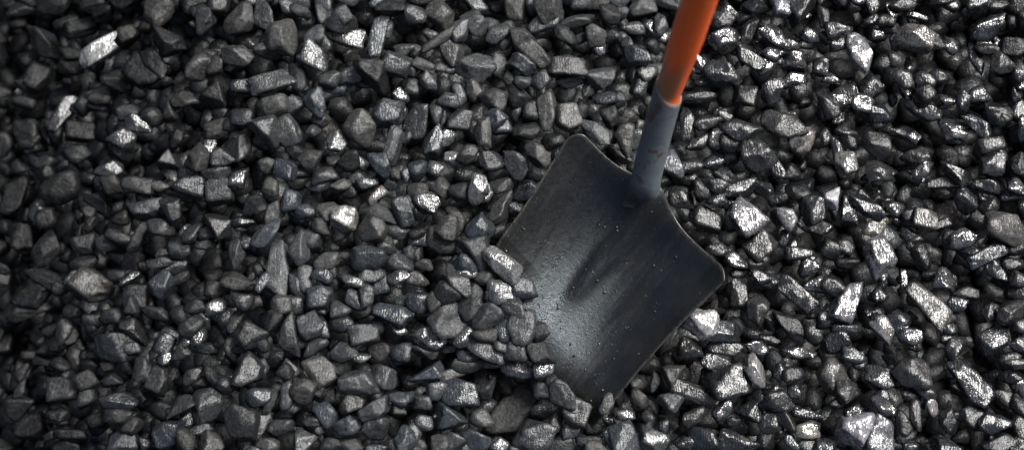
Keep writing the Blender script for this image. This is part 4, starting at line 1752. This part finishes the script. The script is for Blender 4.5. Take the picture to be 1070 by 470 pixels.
def handle_material():
    m, t, p = new_mat('handle_paint')
    uv = nd(t, 'ShaderNodeAttribute', _attribute_name='st').outputs['Vector']
    g = nd(t, 'ShaderNodeTexCoord').outputs['Object']
    sp = t.nodes.new('ShaderNodeSeparateXYZ'); t.links.new(uv, sp.inputs[0])
    mp = nd(t, 'ShaderNodeMapping'); mp.inputs['Scale'].default_value = (9, 6, 1); t.links.new(uv, mp.inputs['Vector'])
    n1 = noise(t, mp.outputs[0], 1.3, 4, 0.6); n2 = noise(t, g, 240, 3, 0.6)
    col = mixc(t, ramp(t, n1, 0.35, 0.65), (0.95, 0.105, 0.006), (1.0, 0.160, 0.012))
    # paint rubbed through to greasy wood just above the socket
    wv = math_(t, 'SUBTRACT', sp.outputs[1], math_(t, 'MULTIPLY', n1, 0.12))
    worn = ramp(t, wv, 0.115, 0.07)
    side = ramp(t, math_(t, 'ADD', math_(t, 'COSINE', math_(t, 'ADD', sp.outputs[0], 4.3)), math_(t, 'MULTIPLY', math_(t, 'SUBTRACT', n1, 0.5), 1.2)), 0.25, 0.75)
    worn = math_(t, 'MULTIPLY', worn, side)
    col = mixc(t, worn, col, (0.40, 0.17, 0.07))
    mp3 = nd(t, 'ShaderNodeMapping'); mp3.inputs['Scale'].default_value = (5, 30, 1); t.links.new(uv, mp3.inputs['Vector'])
    chip = math_(t, 'MULTIPLY', ramp(t, noise(t, mp3.outputs[0], 1.6, 5, 0.7), 0.60, 0.66), ramp(t, sp.outputs[1], 0.45, 0.05))
    col = mixc(t, math_(t, 'MULTIPLY', chip, 0.6), col, (0.42, 0.12, 0.04))
    t.links.new(col, p.inputs['Base Color'])
    p.inputs['Coat Weight'].default_value = 0.4; p.inputs['Coat Roughness'].default_value = 0.16
    t.links.new(ramp(t, n2, 0.3, 0.7, 0.30, 0.42), p.inputs['Roughness'])
    b = nd(t, 'ShaderNodeBump', Strength=0.2, Distance=0.0008)
    t.links.new(n2, b.inputs['Height']); t.links.new(b.outputs[0], p.inputs['Normal'])
    return m

SZ = 0.046
P0 = at(674, 212, SZ + 0.004)
ELEV = 56
def along(pxa, pya, z): return at(pxa, pya, z)
P1 = at(698.8, 95, SZ + 0.165)
P2 = at(731, 0, SZ + 0.335)
dirH = unit(P2 - P1)
root = bpy.data.objects.new('shovel', None); C.objects.link(root)
root.location = P0
root['label'] = 'coal shovel with black steel blade, blue-grey socket and orange handle stuck in the heap'; root['category'] = 'shovel'
def part(name, v, f, mat, st=None):
    me = build_mesh(name, v - P0, f)
    if st is not None:
        a = me.attributes.new('st', 'FLOAT_VECTOR', 'POINT'); a.data.foreach_set('vector', st.astype(np.float32).ravel())
    me.materials.append(mat)
    o = bpy.data.objects.new(name, me); C.objects.link(o); o.parent = root
    return o
# blade: a curved sheet 2.4 mm thick, closed round its rim
ns, nt2 = 150, 150
S = np.array([[(i / ns, j / nt2, 0) for j in range(nt2 + 1)] for i in range(ns + 1)])
top = np.array([[blade_pt(i / ns, j / nt2) for j in range(nt2 + 1)] for i in range(ns + 1)])
bot = top - NV * 0.0026
n_ = (ns + 1) * (nt2 + 1)
def vi(i, j, k=0): return k * n_ + i * (nt2 + 1) + j
bf = []
for i in range(ns):
    for j in range(nt2):
        bf.append((vi(i, j), vi(i, j + 1), vi(i + 1, j + 1), vi(i + 1, j)))
        bf.append((vi(i, j, 1), vi(i + 1, j, 1), vi(i + 1, j + 1, 1), vi(i, j + 1, 1)))
for i in range(ns):
    bf.append((vi(i, 0), vi(i + 1, 0), vi(i + 1, 0, 1), vi(i, 0, 1)))
    bf.append((vi(i, nt2), vi(i, nt2, 1), vi(i + 1, nt2, 1), vi(i + 1, nt2)))
for j in range(nt2):
    bf.append((vi(0, j), vi(0, j, 1), vi(0, j + 1, 1), vi(0, j + 1)))
    bf.append((vi(ns, j), vi(ns, j + 1), vi(ns, j + 1, 1), vi(ns, j, 1)))
bv = np.concatenate([top.reshape(-1, 3), bot.reshape(-1, 3)]); bs = np.concatenate([S.reshape(-1, 3)] * 2)
bf = np.array(bf)
# the sheet's top must face up
a, b_, c_ = bv[bf[0][0]], bv[bf[0][1]], bv[bf[0][2]]
if np.cross(b_ - a, c_ - a)[2] < 0: bf = bf[:, ::-1]
part('blade', bv, bf, blade_material(), bs)

def sweep(centres, rx, ry, slant=0.0, nseg=40, closed_end=False, side_dir=None, st_len=None):
    """tube; rx across, ry thickness; slant tilts the far rim"""
    cs = np.array(centres); n = len(cs); vs = []; sts = []
    for i, c in enumerate(cs):
        tdir = unit(cs[min(i + 1, n - 1)] - cs[max(i - 1, 0)])
        xa = unit(np.cross(tdir, side_dir)) if side_dir is not None else unit(np.cross(tdir, [0, 0, 1]))
        ya = unit(np.cross(xa, tdir))
        if ya[2] < 0: ya = -ya; xa = xa
        if xa[0] < 0: xa = -xa
        u = i / (n - 1)
        for k in range(nseg):
            a = 2 * math.pi * k / nseg
            sh = slant * (u ** 2) * (-math.cos(a) * 1.0)
            vs.append(c + xa * rx[i] * math.cos(a) + ya * ry[i] * math.sin(a) + tdir * sh)
            sts.append((a, u, math.sin(a + 0.5)))
    fs = [(i * nseg + k, i * nseg + (k + 1) % nseg, (i + 1) * nseg + (k + 1) % nseg, (i + 1) * nseg + k) for i in range(n - 1) for k in range(nseg)]
    return np.array(vs), np.array(fs), np.array(sts)

# grit and coal dust crumbs lying on the blade
gvs, gfs, gts, ggs, gls, go = [], [], [], [], [], 0
for _ in range(900):
    s_ = rng.beta(1.6, 1.8) if rng.random() < .5 else rng.beta(1.5, 4); t_ = rng.uniform(0.04, 0.98) if rng.random() < .4 else rng.beta(4, 1.6)
    sz = 0.0011 + 0.0022 * rng.random() ** 5 + (0.003 if rng.random() < 0.02 else 0)
    v, f = crumb(sz); p = blade_pt(s_, t_, sz * 0.25)
    tn = 's' if rng.random() < .5 else 'g'
    gvs.append(v + p); gfs.append(f + go); go += len(v)
    gts.append(np.tile(np.array(TINT[tn]) * 1.6, (len(v), 1))); ggs.append(np.full(len(v), 0.8)); gls.append(v + rng.uniform(-5, 5, 3))
me = build_mesh('coal_grit', np.concatenate(gvs), np.concatenate(gfs)); coal_attrs(me, np.concatenate(gts), np.concatenate(ggs), np.concatenate(gls))
o = bpy.data.objects.new('coal_grit', me); C.objects.link(o); o['kind'] = 'stuff'; o['label'] = 'fine grit and crumbs of coal scattered over the shovel blade'

# socket: flat and wide where it is welded to the blade, round at its mouth, folded back in to show the metal's thickness
def bez(a, b, c, t): return a * (1 - t) ** 2 + 2 * b * t * (1 - t) + c * t * t
neck = blade_pt(0.475, 0.12, -0.013)
Pm = at(672, 190, SZ + 0.020)
cen = []; rx = []; ry = []
M = 60
for i in range(M + 1):
    t_ = i / M
    cen.append(bez(neck, Pm, P1, t_))
    k = min(1, t_ / 0.42); k = k * k * (3 - 2 * k)
    rx.append((0.0245 * (1 - k) + 0.0190 * k) * (1 - 0.10 * t_))
    ry.append((0.005 * (1 - k) + 0.0180 * k) * (1 - 0.06 * t_))
for d in (0.0, -0.02, -0.06):
    cen.append(cen[M] + unit(P1 - Pm) * (d * 0.3 if d else 0.0004)); rx.append(rx[M] - 0.0022); ry.append(ry[M] - 0.0022)
sv, sf_, ss = sweep(cen[:M + 1], rx[:M + 1], ry[:M + 1], slant=0.011, side_dir=NV)
# inner wall and rim
iv, if_, is_ = sweep(cen[:M + 1], [r - 0.0022 for r in rx[:M + 1]], [r - 0.0022 for r in ry[:M + 1]], slant=0.011, side_dir=NV)
keep = 40 * (M + 1 - 14)
n0 = len(sv)
rimf = [(M * 40 + k, M * 40 + (k + 1) % 40, n0 + (M * 40 - keep) + (k + 1) % 40, n0 + (M * 40 - keep) + k) for k in range(40)]
iff = if_[if_.min(1) >= keep] - keep + n0
part('socket', np.concatenate([sv, iv[keep:]]), np.concatenate([sf_, iff[:, ::-1], np.array(rimf)]), socket_material(), np.concatenate([ss, is_[keep:]]))

# rivet head through the socket
def dome(c, n, r, h):
    n = unit(n); xa = unit(np.cross(n, [0.3, 1, 0.2])); ya = np.cross(n, xa); vs = [c + n * h]; fs = []
    for i in range(1, 5):
        a = i / 4 * math.pi / 2
        for k in range(16):
            b = 2 * math.pi * k / 16
            vs.append(c + n * h * math.cos(a) + (xa * math.cos(b) + ya * math.sin(b)) * r * math.sin(a))
    for k in range(16): fs.append((0, 1 + k, 1 + (k + 1) % 16, 1 + (k + 1) % 16))
    for i in range(3):
        for k in range(16):
            fs.append((1 + i * 16 + k, 1 + (i + 1) * 16 + k, 1 + (i + 1) * 16 + (k + 1) % 16, 1 + i * 16 + (k + 1) % 16))
    return np.array(vs), fs
# wooden handle: inside the socket, swelling to full thickness, on past the top of the picture
L_H = 0.92
hc = []; hr = []
start = P1 - unit(P1 - Pm) * 0.05
for i in range(90):
    t_ = i / 89
    if i < 8: c = start * (1 - i / 8) + P1 * (i / 8)
    else: c = P1 + dirH * L_H * ((i - 8) / 81)
    hc.append(c)
    d = max(0, (i - 8) / 81) * L_H
    r = 0.0146 + 0.0036 * min(1, d / 0.10)
    if i > 86: r *= (0.93, 0.72, 0.05)[i - 87]
    hr.append(r)
hv, hf, hs = sweep(hc, hr, hr, side_dir=NV)
part('handle', hv, hf, handle_material(), hs)
